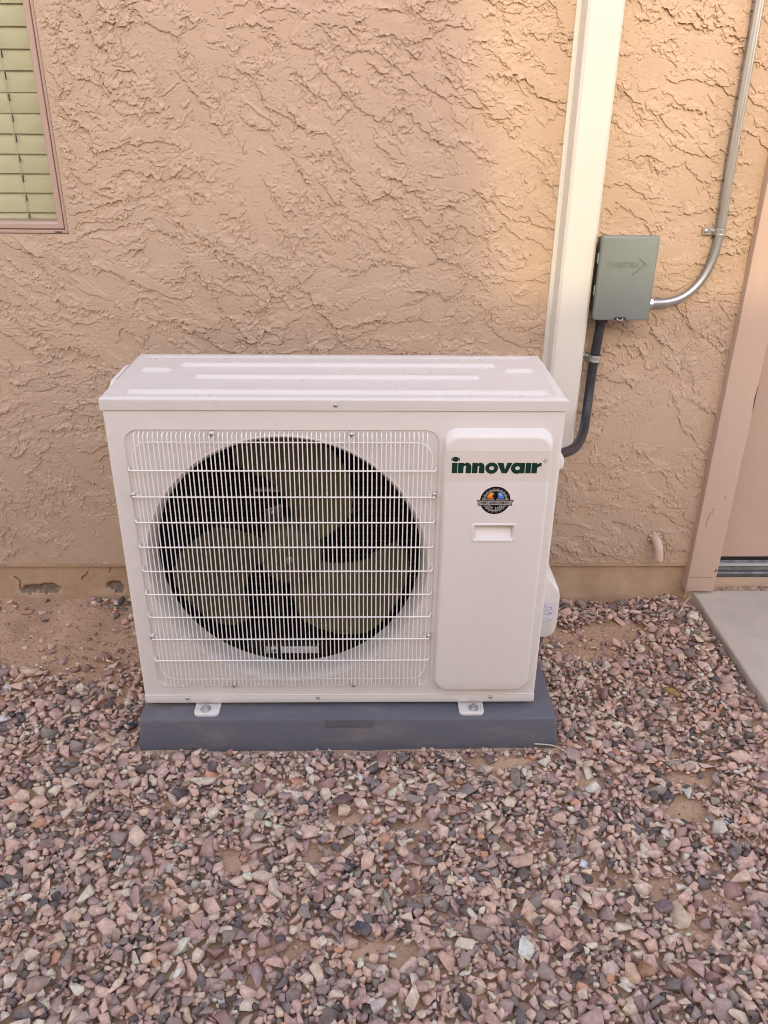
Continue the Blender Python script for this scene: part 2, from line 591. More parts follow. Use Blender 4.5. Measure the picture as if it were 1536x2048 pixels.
# relief dies out at the edges of the panel and round the window opening
dx = np.maximum(np.maximum(WX0 - X, X - WX), 0)
dz = np.maximum(np.maximum(WZ - Z, Z - WZ1), 0)
H *= 0.15 + 0.85 * sstep(0.0, 0.03, np.hypot(dx, dz))
H *= 0.35 + 0.65 * sstep(0.0, 0.012, Z - STU_Z0)
Y = SW_Y + 0.003 - H
nx, nz = len(xs), len(zs)
inner = sstep(0.0, 0.02, Z - STU_Z0) * sstep(0.0, 0.03, np.hypot(dx, dz))
V = np.stack([X, Y - 0.60, Z - 1.0 * inner * (H - 0.0012)], -1).reshape(-1, 3)     # lips sag and overhang a little
idx = np.arange(nx * nz).reshape(nz, nx)
cx, cz = (xs[:-1] + xs[1:]) / 2, (zs[:-1] + zs[1:]) / 2
CX, CZ = np.meshgrid(cx, cz)
keep = ~((CX > WX0) & (CX < WX) & (CZ > WZ) & (CZ < WZ1))
F = np.stack([idx[:-1, :-1], idx[:-1, 1:], idx[1:, 1:], idx[1:, :-1]], -1)[keep]
me = mesh_arrays('stucco_wall', V, F)
me.polygons.foreach_set('use_smooth', [False] * len(me.polygons))
link('stucco_wall', me, M['stucco'], house)
# thickness: returns at the window opening and the lower drip edge
bm = bmesh.new()
box(bm, WX - 0.0005, WX + 0.05, SW_Y + 0.006, 0.72, WZ - 0.05, WZ1 + 0.05)
box(bm, WX0 - 0.05, WX - 0.0006, SW_Y + 0.0065, 0.7195, WZ - 0.05, WZ + 0.0005)
box(bm, WX0 - 0.05, WX0, SW_Y + 0.006, 0.72, WZ + 0.001, WZ1 + 0.05)
box(bm, WX0 + 0.0005, WX - 0.001, SW_Y + 0.0065, 0.7195, WZ1, WZ1 + 0.05)
obj('window_reveal', bm, M['stucco'], house)
bm = bmesh.new()
box(bm, -3.0, TRIM_X0 - 0.002, SW_Y + 0.0025, 0.640, STU_Z0 - 0.002, STU_Z0 + 0.012)
obj('drip_edge', bm, M['foundation'], house)
# core of the wall (keeps light out of the house)
bm = bmesh.new()
box(bm, -3.0, WX0 - 0.05, 0.62, 0.75, 0.16, 2.75)
box(bm, WX + 0.05, TRIM_X0 + 0.03, 0.62, 0.75, 0.16, 2.75)
box(bm, WX0 - 0.05, WX + 0.05, 0.62, 0.75, 0.16, WZ - 0.05)
box(bm, WX0 - 0.05, WX + 0.05, 0.62, 0.75, WZ1 + 0.05, 2.75)
obj('wall_core', bm, M['room'], house)

# foundation stem: painted concrete with chipped spots
fx = np.arange(-3.0, TRIM_X0 + 0.02, 0.006)
fz = np.arange(-0.08, STU_Z0 + 0.004, 0.006)
X, Z = np.meshgrid(fx, fz)
Hf = 0.004 * fbm(X * 4, Z * 9, 3, 7) + 0.0025 * np.abs(fbm(X * 14, Z * 14, 3, 17))
chips = [(-0.935, 0.050, 0.045, 0.016), (-0.985, 0.046, 0.020, 0.012), (-0.715, 0.058, 0.024, 0.015), (-0.705, 0.045, 0.014, 0.008)]
cm = np.zeros_like(X)
for (a, b, ra, rb) in chips:
    q = ((X - a) / ra) ** 2 + ((Z - b) / rb) ** 2 + 0.9 * fbm(X * 41 + 0.37, Z * 41 + 0.71, 3, 3)
    cm = np.maximum(cm, sstep(1.15, 0.85, q))
Hf = Hf - cm * 0.010
V = np.stack([X, 0.600 - Hf - 0.60, Z], -1).reshape(-1, 3)
idx = np.arange(X.size).reshape(X.shape)
F = np.stack([idx[:-1, :-1], idx[:-1, 1:], idx[1:, 1:], idx[1:, :-1]], -1).reshape(-1, 4)
me = mesh_arrays('foundation', V, F)
me.polygons.foreach_set('use_smooth', [True] * len(me.polygons))
fo = link('foundation', me, M['foundation'], house)
me.materials.append(M['concrete_raw'])
cmf = (cm[:-1, :-1] + cm[1:, 1:]).reshape(-1) > 0.9
me.polygons.foreach_set('material_index', cmf.astype(np.int32))
# hairline cracks in the paint
for pts in ([(-1.020, 0.095), (-1.008, 0.085), (-1.004, 0.074), (-1.009, 0.062), (-1.008, 0.048)], [(-0.79, 0.115), (-0.80, 0.10), (-0.812, 0.092), (-0.815, 0.083)], [(-0.72, 0.125), (-0.728, 0.107)]):
    bm = bmesh.new()
    tube(bm, [(a, 0.5985, b) for a, b in pts], 0.0011, 5)
    obj('paint_crack', bm, M['crack'], house)

# window: frame, pane
fr_y = 0.598
bm = bmesh.new()
L0 = rrect(WX0 + 0.002, WX - 0.002, WZ + 0.002, WZ1 - 0.002, 0.0015, 2)


def frame_profile(bm, prof):
    """prof: list of (inset, y): mitred frame following the opening"""
    loops = []
    for ins, y in prof:
        loops.append([(WX0 + ins, y, WZ + ins), (WX - ins, y, WZ + ins), (WX - ins, y, WZ1 - ins), (WX0 + ins, y, WZ1 - ins)])
    loft(bm, loops)
    return fix_normals(bm)


win = obj('window', frame_profile(bmesh.new(), [(0.0012, 0.68), (0.0012, fr_y - 0.004), (0.0030, fr_y - 0.006), (0.0085, fr_y - 0.006), (0.010, fr_y - 0.004), (0.010, fr_y + 0.004), (0.0125, fr_y + 0.004),
                                                (0.0125, fr_y - 0.002), (0.014, fr_y - 0.0035), (0.024, fr_y - 0.0035), (0.0285, fr_y + 0.001), (0.030, fr_y + 0.014), (0.030, 0.68)]), M['frame'], house)
obj('pane', newbox(WX0 + 0.0295, WX - 0.0295, fr_y + 0.0105, fr_y + 0.0145, WZ + 0.0295, WZ1 - 0.0295), M['glass'], win)
obj('weep_slot', newbox(-0.7235, -0.7055, fr_y - 0.0072, fr_y + 0.004, WZ + 0.0042, WZ + 0.0066), M['crack'], win)
# dark room behind the blind
bm = newbox(WX0 - 0.2, WX + 0.2, 0.73, 1.6, WZ - 0.3, WZ1 + 0.2)
bmesh.ops.delete(bm, geom=[f for f in bm.faces if f.normal.y < -0.9], context='FACES')
obj('room_interior', bm, M['room'], house)

# door: casing board, slab, threshold
tri = bmesh.new()
box(tri, TRIM_X0, TRIM_X1, 0.560, 0.640, 0.060, 2.25)
bmesh.ops.bevel(tri, geom=[e for e in tri.edges], offset=0.004, segments=2, affect='EDGES', profile=0.6)
bmesh.ops.subdivide_edges(tri, edges=[e for e in tri.edges if abs((e.verts[0].co - e.verts[1].co).z) > 1], cuts=120)
for v in tri.verts:
    n_ = pnoise(np.array([v.co.z * 11.0, v.co.z * 43.0]), np.array([v.co.x * 9, v.co.y * 30]), 6)
    v.co.x += 0.0013 * n_[0] + 0.0007 * n_[1]
    v.co.y += 0.0008 * n_[1]
trim = obj('door_casing', tri, M['trim'], house, auto=40)
trim['label'] = 'pink painted wooden door casing board'
for (x, z0, z1) in ((1.072, 0.285, 0.318), (1.0765, 0.315, 0.335), (1.084, 0.330, 0.347), (1.112, 0.372, 0.388)):
    obj('wood_check', newbox(x, x + 0.0007, 0.5590, 0.566, z0, z1), M['check'], trim)
bm = bmesh.new()
tube(bm, [(1.128, 0.5593, 0.128), (1.131, 0.5593, 0.136), (1.134, 0.5593, 0.141)], [0.0006, 0.0019, 0.0005], 5)
obj('split', bm, M['crack'], trim)
bm = bmesh.new()
tube(bm, [(1.1375, 0.561, 0.645), (1.136, 0.5605, 0.68), (1.1375, 0.561, 0.72)], [0.0006, 0.0018, 0.0005], 5)
obj('split', bm, M['crack'], trim)
obj('splice_seam', newbox(TRIM_X0 + 0.002, TRIM_X1 - 0.014, 0.5588, 0.566, 0.1105, 0.1119), M['mortar'], trim)
door = obj('door', newbox(1.145, 2.06, 0.625, 0.668, 0.147, 2.2, bev=0.002), M['door'], house)
obj('weather_strip', newbox(1.1385, 1.1449, 0.618, 0.66, 0.145, 2.2), M['motor'], door)
obj('door_sweep', newbox(1.1452, 2.06, 0.633, 0.660, 0.131, 0.1468), M['motor'], door)
bm = bmesh.new()
prof = [(0.600, 0.088), (0.600, 0.100), (0.604, 0.105), (0.612, 0.107), (0.617, 0.118), (0.628, 0.122), (0.634, 0.130), (0.660, 0.131), (0.660, 0.088)]
for a, b in zip(prof, prof[1:] + prof[:1]):
    vs4 = [bm.verts.new((x, y, z)) for x, (y, z) in ((1.1382, a), (2.1, a), (2.1, b), (1.1382, b))]
    bm.faces.new(vs4)
bmesh.ops.remove_doubles(bm, verts=bm.verts, dist=1e-5)
obj('threshold', fix_normals(bm), M['threshold'], house)
obj('threshold_lip', newbox(1.1383, 2.1, 0.612, 0.622, 0.1205, 0.1275, bev=0.001), M['hinge'], house)
bm = newbox(1.137, 2.1, 0.594, 0.68, 0.02, 0.0875)
obj('sill_curb', bm, M['stucco'], house)
# crumbled mortar along the curb
bm = bmesh.new()
for k in range(46):
    x = 1.135 + 0.42 * (k / 46) ** 1.05 + random.uniform(-.004, .004)
    r = random.uniform(0.006, 0.014)
    pts = [Vector((x, 0.588 + random.uniform(-.006, .004), SLAB_Z + r * 0.35)) + Vector((random.uniform(-1.5, 1.5) * r, random.uniform(-.8, .8) * r, random.uniform(-.7, .7) * r)) for _ in range(10)]
    vv = [bm.verts.new(p) for p in pts]
    bmesh.ops.convex_hull(bm, input=vv)
bmesh.ops.delete(bm, geom=[v for v in bm.verts if not v.link_faces], context='VERTS')
tag(obj('mortar_crumbs', bm, M['mortar'], house), kind='stuff')

# blind behind the glass: slats hang from two cord ladders
blind = thing('window_blind', 'cream horizontal slat blind hanging behind the window glass', 'blind', (-1.19, 0.66, 1.12))
zk = 1.128
first = None
k = 0
while zk < 2.08:
    if first is None:
        bm = bmesh.new()
        w = 0.057
        prof = []
        for j in range(9):
            u = j / 8 - 0.5
            tilt = math.radians(79)
            off = 0.0040 * math.cos(math.pi * u)
            prof.append((u * w * math.cos(tilt) - off, u * w * math.sin(tilt)))
        up_, dn_ = [], []
        for (yy, zz) in prof:
            up_.append([bm.verts.new((x, 0.662 + yy - 0.0009, zk + zz)) for x in (WX0 + 0.012, WX - 0.006)])
        for (yy, zz) in prof:
            dn_.append([bm.verts.new((x, 0.662 + yy + 0.0009, zk + zz)) for x in (WX0 + 0.012, WX - 0.006)])
        for a, b in zip(up_, up_[1:]):
            bm.faces.new((a[0], a[1], b[1], b[0]))
        for a, b in zip(dn_, dn_[1:]):
            bm.faces.new((b[0], b[1], a[1], a[0]))
        for a, b in ((up_[0], dn_[0]), (dn_[-1], up_[-1])):
            bm.faces.new((a[1], a[0], b[0], b[1]))
        first = obj('slat', fix_normals(bm), M['slat'], blind, auto=50)
        base = zk
    else:
        c = first.copy()
        COL.objects.link(c)
        c.location = (0, 0, zk - base)
        c.rotation_euler = (math.radians(random.uniform(-1.5, 1.5)), math.radians(random.uniform(-.12, .12)), 0)
        if 1.38 < zk < 1.44:
            c.rotation_euler = (math.radians(6), 0, 0)
    zk += 0.0458
    k += 1
for x in (-0.808, -1.55):
    bm = bmesh.new()
    pts = [(x + 0.0016 * math.sin(z * 137), 0.6535 + 0.002 * math.sin(z * 68.6), z) for z in np.arange(1.11, 2.1, 0.012)]
    tube(bm, pts, 0.0012, 5)
    obj('ladder_cord', bm, M['cord'], blind)
    for z in np.arange(1.128, 2.05, 0.0458):
        obj('cord_slot', newbox(x + 0.004, x + 0.0058, 0.649, 0.653, z - 0.002, z + 0.014), M['motor'], blind)
obj('head_rail', newbox(WX0 + 0.01, WX - 0.005, 0.64, 0.69, 2.09, 2.14, bev=0.003), M['slat'], blind)

# ------------------------------------------------------------------ equipment pad
PAD_T = 0.0795
pad = thing('equipment_pad', 'dark blue grey plastic pad under the air conditioner, dusty front face', 'pad', (0.022, 0.18, 0))
bm = bmesh.new()
loops = []
for z, g_ in ((-0.03, 0.010), (PAD_T - 0.007, 0.001), (PAD_T - 0.002, 0.0008), (PAD_T, 0.004)):
    loops.append([(x, y, z) for x, y in rrect(-0.4795 - g_, 0.5225 + g_, -0.048 - g_, 0.415 + g_, 0.006, 3)])
for k_, L in enumerate(loops):
    g_ = (0.010, 0.001, -0.0012, -0.005)[k_]
    loops[k_] = [(x, y, L[0][2]) for x, y in rrect(-0.4795 - g_, 0.5225 + g_, -0.048 - g_, 0.415 + g_, 0.012, 4)]
loft(bm, loops, close_last=True)
body = obj('pad_body', fix_normals(bm), M['pad'], pad, auto=35)
# raised name plate moulded in the front lip, its lettering too worn to read
bm = newbox(-0.036, 0.079, -0.0515, -0.044, 0.056, PAD_T + 0.0010, bev=0.0015)
npl = obj('moulded_plate', bm, M['pad'], pad)
bm = bmesh.new()
xx = -0.016
for wd in (0.006, 0.0025, 0.006, 0.005, 0.0055, 0.005, 0.0025, 0.006, 0.005, 0.006, 0.0055):
    h0 = 0.0632 + random.uniform(-0.0004, 0.0004)
    box(bm, xx, xx + wd, -0.0520, -0.0505, h0, h0 + 0.0075, bev=0.0006, seg=1)
    xx += wd + 0.0021
tag(obj('worn_relief', bm, M['pad'], npl))

# ------------------------------------------------------------------ air conditioner
W2, DEP = 0.473, 0.328
ZB, ZS, ZT = 0.0915, 0.838, 0.8645
FCX, FCZ = -0.112, 0.4675
ac = thing('air_conditioner', 'white outdoor air conditioner unit with round fan behind a wire grille', 'air conditioner', (0, 0.16, PAD_T))

# base pan rail along the bottom
bm = newbox(-W2, W2, -0.0015, DEP, ZB, 0.1145, bev=0.003)
obj('base_pan', bm, M['unit'], ac, auto=40)

# cabinet shell: two sides with rounded front corners
for s in (-1, 1):
    bm = bmesh.new()
    plan = [(s * (W2 - 0.010), 0.0)] + [(s * (W2 - 0.008 + 0.008 * math.sin(a)), 0.008 - 0.008 * math.cos(a)) for a in [math.pi / 2 * k / 5 for k in range(6)]] + [(s * W2, DEP - 0.008), (s * (W2 - 0.008), DEP)]
    inner = [(s * (W2 - 0.010), 0.0015), (s * (W2 - 0.003), 0.009), (s * (W2 - 0.003), DEP - 0.010), (s * (W2 - 0.010), DEP - 0.003)]
    loop = plan + inner[::-1]
    loft(bm, [[(x, y, 0.1155) for x, y in loop], [(x, y, ZS) for x, y in loop]], True, True)
    sp = obj('side_panel', fix_normals(bm), M['unit'], ac, auto=40)

# front panel with the grille bed and the bell-mouth orifice
bm = bmesh.new()
FX0, FX1 = -W2 + 0.010, W2 - 0.010
outer = [bm.verts.new(p) for p in ((FX0, 0, 0.1155), (FX1, 0, 0.1155), (FX1, 0, ZS), (FX0, 0, ZS))]
rr = rrect(-0.437, 0.2155, 0.1405, 0.7965, 0.030, 8)
R1 = [bm.verts.new((x, 0.0, z)) for x, z in rr]
fill(bm, [outer, R1])
rr2 = rrect(-0.4345, 0.213, 0.143, 0.794, 0.0275, 8)
R2 = [bm.verts.new((x, 0.0045, z)) for x, z in rr2]
for k in range(len(R1)):
    bm.faces.new((R1[k], R1[(k + 1) % len(R1)], R2[(k + 1) % len(R2)], R2[k]))
NS = 96
prof = [(0.3165, 0.0045), (0.3145, 0.0032), (0.3122, 0.0038), (0.3095, 0.0075), (0.3060, 0.0140), (0.3032, 0.022), (0.3015, 0.032), (0.3010, 0.045), (0.3010, 0.070)]
rings = []
for r, y in prof:
    rings.append([bm.verts.new((FCX + r * math.cos(2 * math.pi * k / NS), y, FCZ + r * math.sin(2 * math.pi * k / NS))) for k in range(NS)])
fill(bm, [R2, rings[0]])
for a, b in zip(rings, rings[1:]):
    for k in range(NS):
        bm.faces.new((a[k], a[(k + 1) % NS], b[(k + 1) % NS], b[k]))
front = obj('front_panel', fix_normals(bm), M['unit'], ac, auto=25)

# lid with pressed ribs
lx = np.concatenate([[-W2 - 0.0025, -W2 - 0.0022, -W2 - 0.0012, -W2 + 0.0008, -W2 + 0.003], np.linspace(-W2 + 0.006, W2 - 0.006, 236), [W2 - 0.003, W2 - 0.0008, W2 + 0.0012, W2 + 0.0022, W2 + 0.0025]])
ly = np.concatenate([[-0.0030, -0.0028, -0.0018, 0.0004, 0.003], np.linspace(0.006, DEP - 0.004, 110), [DEP - 0.001, DEP + 0.0012, DEP + 0.0022, DEP + 0.0025]])
X, Yy = np.meshgrid(lx, ly)
HL = np.zeros_like(X)
ribs = [(-0.415, 0.425, 0.046, 0.013), (-0.300, 0.300, 0.150, 0.010), (-0.345, 0.345, 0.245, 0.012), (-0.425, -0.385, 0.203, 0.012), (0.385, 0.425, 0.205, 0.012)]
for x0, x1, yc, hw in ribs:
    d = np.hypot(np.maximum(np.maximum(x0 - X, X - x1), 0), Yy - yc)
    HL += 0.0065 * sstep(hw + 0.006, hw - 0.006, d)
# shallow pressed field inside the rim
d_in = np.minimum(np.minimum(X + W2, W2 - X), np.minimum(Yy, DEP - Yy))
HL -= 0.0022 * sstep(0.018, 0.026, d_in)
rx = np.minimum(np.minimum(X + W2 + 0.0025, W2 + 0.0025 - X), np.minimum(Yy + 0.003, DEP + 0.0025 - Yy))
re = 0.006
HL -= re - np.sqrt(np.maximum(re ** 2 - np.maximum(re - rx, 0) ** 2, 0))
HL += 0.0004 * fbm(X * 7, Yy * 7, 2, 55)
Vt = np.stack([X, Yy, ZT + 0.0008 + HL], -1).reshape(-1, 3)
nxl, nyl = len(lx), len(ly)
idx = np.arange(nxl * nyl).reshape(nyl, nxl)
Ft = np.stack([idx[:-1, :-1], idx[:-1, 1:], idx[1:, 1:], idx[1:, :-1]], -1).reshape(-1, 4)
# skirt
ring = list(idx[0, :]) + list(idx[1:, -1]) + list(idx[-1, -2::-1]) + list(idx[-2:0:-1, 0])
sk = Vt[ring].copy()
sk[:, 2] = ZS + 0.0012
base_i = len(Vt)
Vt = np.vstack([Vt, sk])
n_ = len(ring)
Fs = np.array([[ring[i], base_i + i, base_i + (i + 1) % n_, ring[(i + 1) % n_]] for i in range(n_)])
Ft = np.vstack([Ft, Fs])
Vt = Vt - np.array([0, 0.16, PAD_T])
me = mesh_arrays('top_cover', Vt, Ft)
me.polygons.foreach_set('use_smooth', [True] * len(me.polygons))
me.set_sharp_from_angle(angle=math.radians(50))
link('top_cover', me, M['unit_top'], ac)
# closing sheet under the lid
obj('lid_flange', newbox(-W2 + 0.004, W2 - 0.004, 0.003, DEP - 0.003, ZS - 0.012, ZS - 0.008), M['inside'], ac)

# grille of wires
grille = obj('fan_grille', tube(bmesh.new(), [(x, -0.0098, z) for x, z in rrect(-0.4205, 0.2005, 0.1705, 0.7725, 0.034, 8) + [(0.1665, 0.1705)]][:-1] + [(0.1665, -0.0098, 0.1705)], 0.0015, 8), M['wire'], ac, smooth=True)
GROUP_Y = -0.0125
bm = bmesh.new()
tube(bm, smooth_path([(0, 0.0045, 0.7905), (0, -0.004, 0.7900), (0, -0.0110, 0.7865), (0, GROUP_Y, 0.779)], 4) + [(0, GROUP_Y, 0.60), (0, GROUP_Y, 0.32)] + smooth_path([(0, GROUP_Y, 0.157), (0, -0.0108, 0.1500), (0, -0.004, 0.1468), (0, 0.0045, 0.1462)], 4), 0.00135, 7)
w0 = obj('wire', bm, M['wire'], grille, smooth=True)
NW = 64
for i in range(NW):
    x = -0.4125 + i * (0.6025 / (NW - 1))
    o = w0 if i == 0 else w0.copy()
    if i:
        COL.objects.link(o)
    o.location = (x + random.uniform(-.0004, .0004), 0, 0)
    o.rotation_euler = (0, random.uniform(-0.0010, 0.0010), 0)
hz = [0.711 - k * 0.0604 for k in range(9)]
h0_ = None
for i, z in enumerate(hz):
    if h0_ is None:
        bm = bmesh.new()
        tube(bm, smooth_path([(-0.4335, 0.0045, z + 0.001), (-0.4330, -0.004, z + 0.001), (-0.4285, -0.0145, z), (-0.418, -0.0154, z)], 4) + [(-0.2, -0.0154, z), (0.05, -0.0154, z)] + smooth_path([(0.198, -0.0154, z), (0.2065, -0.0145, z), (0.2110, -0.004, z + 0.001), (0.2115, 0.0045, z + 0.001)], 4), 0.0017, 7)
        h0_ = obj('wire', bm, M['wire'], grille, smooth=True)
        zbase = z
    else:
        o = h0_.copy()
        COL.objects.link(o)
        o.location = (0, 0, z - zbase)
# screws that hold the grille
bm = bmesh.new()
dome(bm, (0, 0.0, 0), (0, -1, 0), 0.0062, 0.0038)
box(bm, -0.0032, 0.0032, -0.0040, -0.0032, -0.0006, 0.0006)
box(bm, -0.0006, 0.0006, -0.0041, -0.0031, -0.0032, 0.0032)
sme = bpy.data.meshes.new('screw')
bm.to_mesh(sme)
bm.free()
sme.polygons.foreach_set('use_smooth', [True] * len(sme.polygons))
sme.set_sharp_from_angle(angle=math.radians(45))
sme.materials.append(M['steel'])


def screw(x, y, z, parent, s=1.0):
    o = bpy.data.objects.new('screw', sme)
    COL.objects.link(o)
    o.parent = parent
    o.location = Vector((x, y, z)) - world_off(parent)
    o.scale = (s, s, s)
    o.rotation_euler = (0, random.uniform(0, 1.5), 0)


for x, z in ((-0.254, 0.7895), (0.033, 0.7895), (-0.4305, 0.6525), (0.2085, 0.6535), (-0.4315, 0.2905), (0.2075, 0.2905), (-0.253, 0.1500), (0.033, 0.1500)):
    screw(x, -0.0085, z, grille)
    bm = bmesh.new()
    dx_ = 0.012 if x < -0.3 else (-0.012 if x > 0.1 else 0)
    dz_ = 0 if dx_ else (-0.014 if z > 0.5 else 0.012)
    tube(bm, [(x, 0.004, z), (x, -0.0085, z)], 0.0045, 10)
    tube(bm, smooth_path([(x + 0.004, -0.0075, z - 0.002), (x + dx_ * 0.7, -0.0088, z + dz_ * 0.7), (x + dx_ * 1.2, -0.0098, z + dz_ * 1.2)], 3), 0.0017, 6)
    obj('grille_tab', bm, M['wire'], grille, smooth=True)
for x, z, y in ((0.001, 0.8505, -0.003), (-0.370, 0.1065, -0.0015), (-0.054, 0.1075, -0.0015), (0.366, 0.1075, -0.0015)):
    screw(x, y, z, ac, 0.8)
obj('base_seam', newbox(-W2 + 0.002, W2 - 0.002, -0.0024, 0.004, 0.1147, 0.1158), M['unit'], ac)

# fan: hub and three broad swept blades
HUB_Y = 0.052
fan = thing('fan', '', '', (0, 0, 0)) if False else None
hubprof = [(0.0005, HUB_Y - 0.012), (0.030, HUB_Y - 0.0115), (0.055, HUB_Y - 0.008), (0.068, HUB_Y - 0.001), (0.073, HUB_Y + 0.010), (0.074, HUB_Y + 0.060)]
bm = bmesh.new()
rings = [[(FCX + r * math.cos(2 * math.pi * k / 48), y, FCZ + r * math.sin(2 * math.pi * k / 48)) for k in range(48)] for r, y in hubprof]
loft(bm, rings, False, True)
fanhub = obj('fan', fix_normals(bm), M['fan'], ac, auto=40)
fanhub['label'] = 'olive yellow plastic three-blade fan'


def blade(ang):
    bm = bmesh.new()
    nr, na = 14, 16
    top, bot = [], []
    for i in range(nr + 1):
        u = i / nr
        r = 0.060 + (0.284 - 0.060) * u
        half = math.radians(27 + 13 * u ** 0.7 - 10 * u ** 5)         # angular half width grows outwards
        sweep = math.radians(34 * u ** 1.3)
        rt_, rb_ = [], []
        for j in range(na + 1):
            v = j / na * 2 - 1
            edge = 1 - 0.18 * (abs(v) ** 6) * u
            rr_ = 0.060 + (r - 0.060) * (edge if u > 0.6 else 1)
            a = math.radians(ang) + sweep + v * half
            y = HUB_Y + 0.036 + 0.026 * v * (0.8 + 0.3 * u) - 0.008 * (1 - v * v)
            p = Vector((FCX + rr_ * math.cos(a), y, FCZ + rr_ * math.sin(a)))
            rt_.append(bm.verts.new(p))
            rb_.append(bm.verts.new(p + Vector((0, 0.0035, 0))))
        top.append(rt_)
        bot.append(rb_)
    for i in range(nr):
        for j in range(na):
            bm.faces.new((top[i][j], top[i][j + 1], top[i + 1][j + 1], top[i + 1][j]))
            bm.faces.new((bot[i][j], bot[i + 1][j], bot[i + 1][j + 1], bot[i][j + 1]))
    for j in range(na):
        bm.faces.new((top[nr][j], top[nr][j + 1], bot[nr][j + 1], bot[nr][j]))
    for i in range(nr):
        bm.faces.new((top[i][0], top[i + 1][0], bot[i + 1][0], bot[i][0]))
        bm.faces.new((top[i][na], bot[i][na], bot[i + 1][na], top[i + 1][na]))
    return obj('blade', fix_normals(bm), M['fan'], fanhub, auto=40)


for a in (57, 177, 297):
    blade(a)
bm = bmesh.new()
cyl(bm, (FCX, HUB_Y - 0.010, FCZ), (0, -1, 0), 0.0085, 0.003, 18)
cyl(bm, (FCX, HUB_Y - 0.013, FCZ), (0, -1, 0), 0.0065, 0.007, 6)
cyl(bm, (FCX, HUB_Y - 0.020, FCZ), (0, -1, 0), 0.0035, 0.007, 10)
obj('hub_nut', bm, M['steel'], fanhub, auto=30)

# motor, its bracket and what shows behind the blades
bm = bmesh.new()
cyl(bm, (FCX, 0.135, FCZ), (0, 1, 0), 0.056, 0.085, 28)
motor = obj('motor', bm, M['motor'], ac, auto=40)
for x in (-0.052, 0.052):
    bm = bmesh.new()
    box(bm, FCX + x - 0.011, FCX + x + 0.011, 0.222, 0.230, 0.14, 0.825, bev=0.001)
    obj('bracket_rail', bm, M['inside'], motor)
obj('bracket_bar', newbox(FCX - 0.088, FCX - 0.012, 0.165, 0.180, 0.580, 0.588, bev=0.001), M['galv'], motor)
bm = newbox(FCX - 0.062, FCX - 0.022, 0.150, 0.156, 0.502, 0.545, bev=0.002)
for v in bm.verts:
    v.co.z += (v.co.x - FCX + 0.05) * 0.35
obj('bracket_tab', bm, M['galv'], motor)
screw(FCX - 0.046, 0.149, 0.532, motor, 1.1)
# deck at the bottom with a pale strip heater bar
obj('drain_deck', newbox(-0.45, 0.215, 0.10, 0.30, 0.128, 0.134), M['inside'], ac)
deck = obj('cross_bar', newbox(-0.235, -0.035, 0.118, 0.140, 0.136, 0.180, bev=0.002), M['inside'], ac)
obj('pale_strip', newbox(-0.152, -0.057, 0.112, 0.118, 0.156, 0.174, bev=0.0015), M['white'], deck)
obj('pale_strip', newbox(-0.178, -0.160, 0.112, 0.118, 0.156, 0.174, bev=0.0015), M['white'], deck)
obj('pale_strip', newbox(-0.190, -0.185, 0.112, 0.118, 0.156, 0.174, bev=0.001), M['white'], deck)
tme = bmesh.new()
cyl(tme, (-0.1695, 0.1122, 0.165), (0, -1, 0), 0.0042, 0.002, 14)
obj('strip_boss', tme, M['motor'], deck)
# coil: fins with hairpin tubes
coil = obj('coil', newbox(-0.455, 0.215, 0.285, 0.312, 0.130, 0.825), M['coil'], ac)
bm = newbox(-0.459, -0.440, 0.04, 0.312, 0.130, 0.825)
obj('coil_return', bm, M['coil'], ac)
bm = bmesh.new()
tube(bm, [(-0.44, 0.2835, 0), (0.214, 0.2835, 0)], 0.0016, 6)
t0 = obj('coil_tube', bm, M['tube'], coil)
t0.location.z = 0.15
for k_ in range(1, 31):
    o = t0.copy()
    COL.objects.link(o)
    o.location.z = 0.15 + k_ * 0.0215
bm = newbox(0.217, 0.221, 0.012, 0.32, 0.118, 0.825)
obj('partition', bm, M['inside'], ac)
obj('back_panel', newbox(0.2215, W2 - 0.004, DEP - 0.006, DEP - 0.003, 0.116, 0.825), M['unit'], ac)
bm = bmesh.new()
for z in np.arange(0.15, 0.82, 0.05):
    tube(bm, [(-0.465, DEP + 0.002, z), (0.2215, DEP + 0.002, z)], 0.0016, 6)
for x in np.arange(-0.46, 0.22, 0.04):
    tube(bm, [(x, DEP + 0.0045, 0.12), (x, DEP + 0.0045, 0.83)], 0.0014, 6)
obj('rear_guard', bm, M['wire'], ac)
# side coil guard bulging from the left side
bm = bmesh.new()
loft(bm, [[(x, y, z) for y, z in rrect(a, b, c, d, 0.02, 4)] for x, a, b, c, d in ((-W2 - 0.003, 0.108, 0.268, 0.16, 0.8625), (-W2 - 0.013, 0.112, 0.264, 0.164, 0.8615), (-W2 - 0.0165, 0.120, 0.256, 0.172, 0.855))], close_last=True)
obj('side_guard', fix_normals(bm), M['unit'], ac, auto=40)

# raised service panel
PY = -0.0180
sx0, sx1, sz0, sz1 = 0.2235, 0.4525, 0.1365, 0.8020
bm = bmesh.new()
loops = []
for ins, y, zt in ((0.0, 0.0, 0.0), (0.0006, -0.0030, 0.0012), (0.0035, -0.0115, 0.0075), (0.0060, -0.0158, 0.0125), (0.0085, PY + 0.0004, 0.0165), (0.0105, PY, 0.0190)):
    loops.append([(x, y, z) for x, z in rrect(sx0 + ins, sx1 - ins, sz0 + ins * 0.7, sz1 - zt, 0.032 - ins * 0.5, 10)])
RL = loft(bm, loops)
hx0, hx1, hz0, hz1 = 0.2960, 0.3835, 0.5495, 0.5855
hole = [bm.verts.new((x, PY, z)) for x, z in rrect(hx0 - 0.005, hx1 + 0.005, hz0 - 0.005, hz1 + 0.005, 0.006, 4)]
fill(bm, [RL[-1], hole])
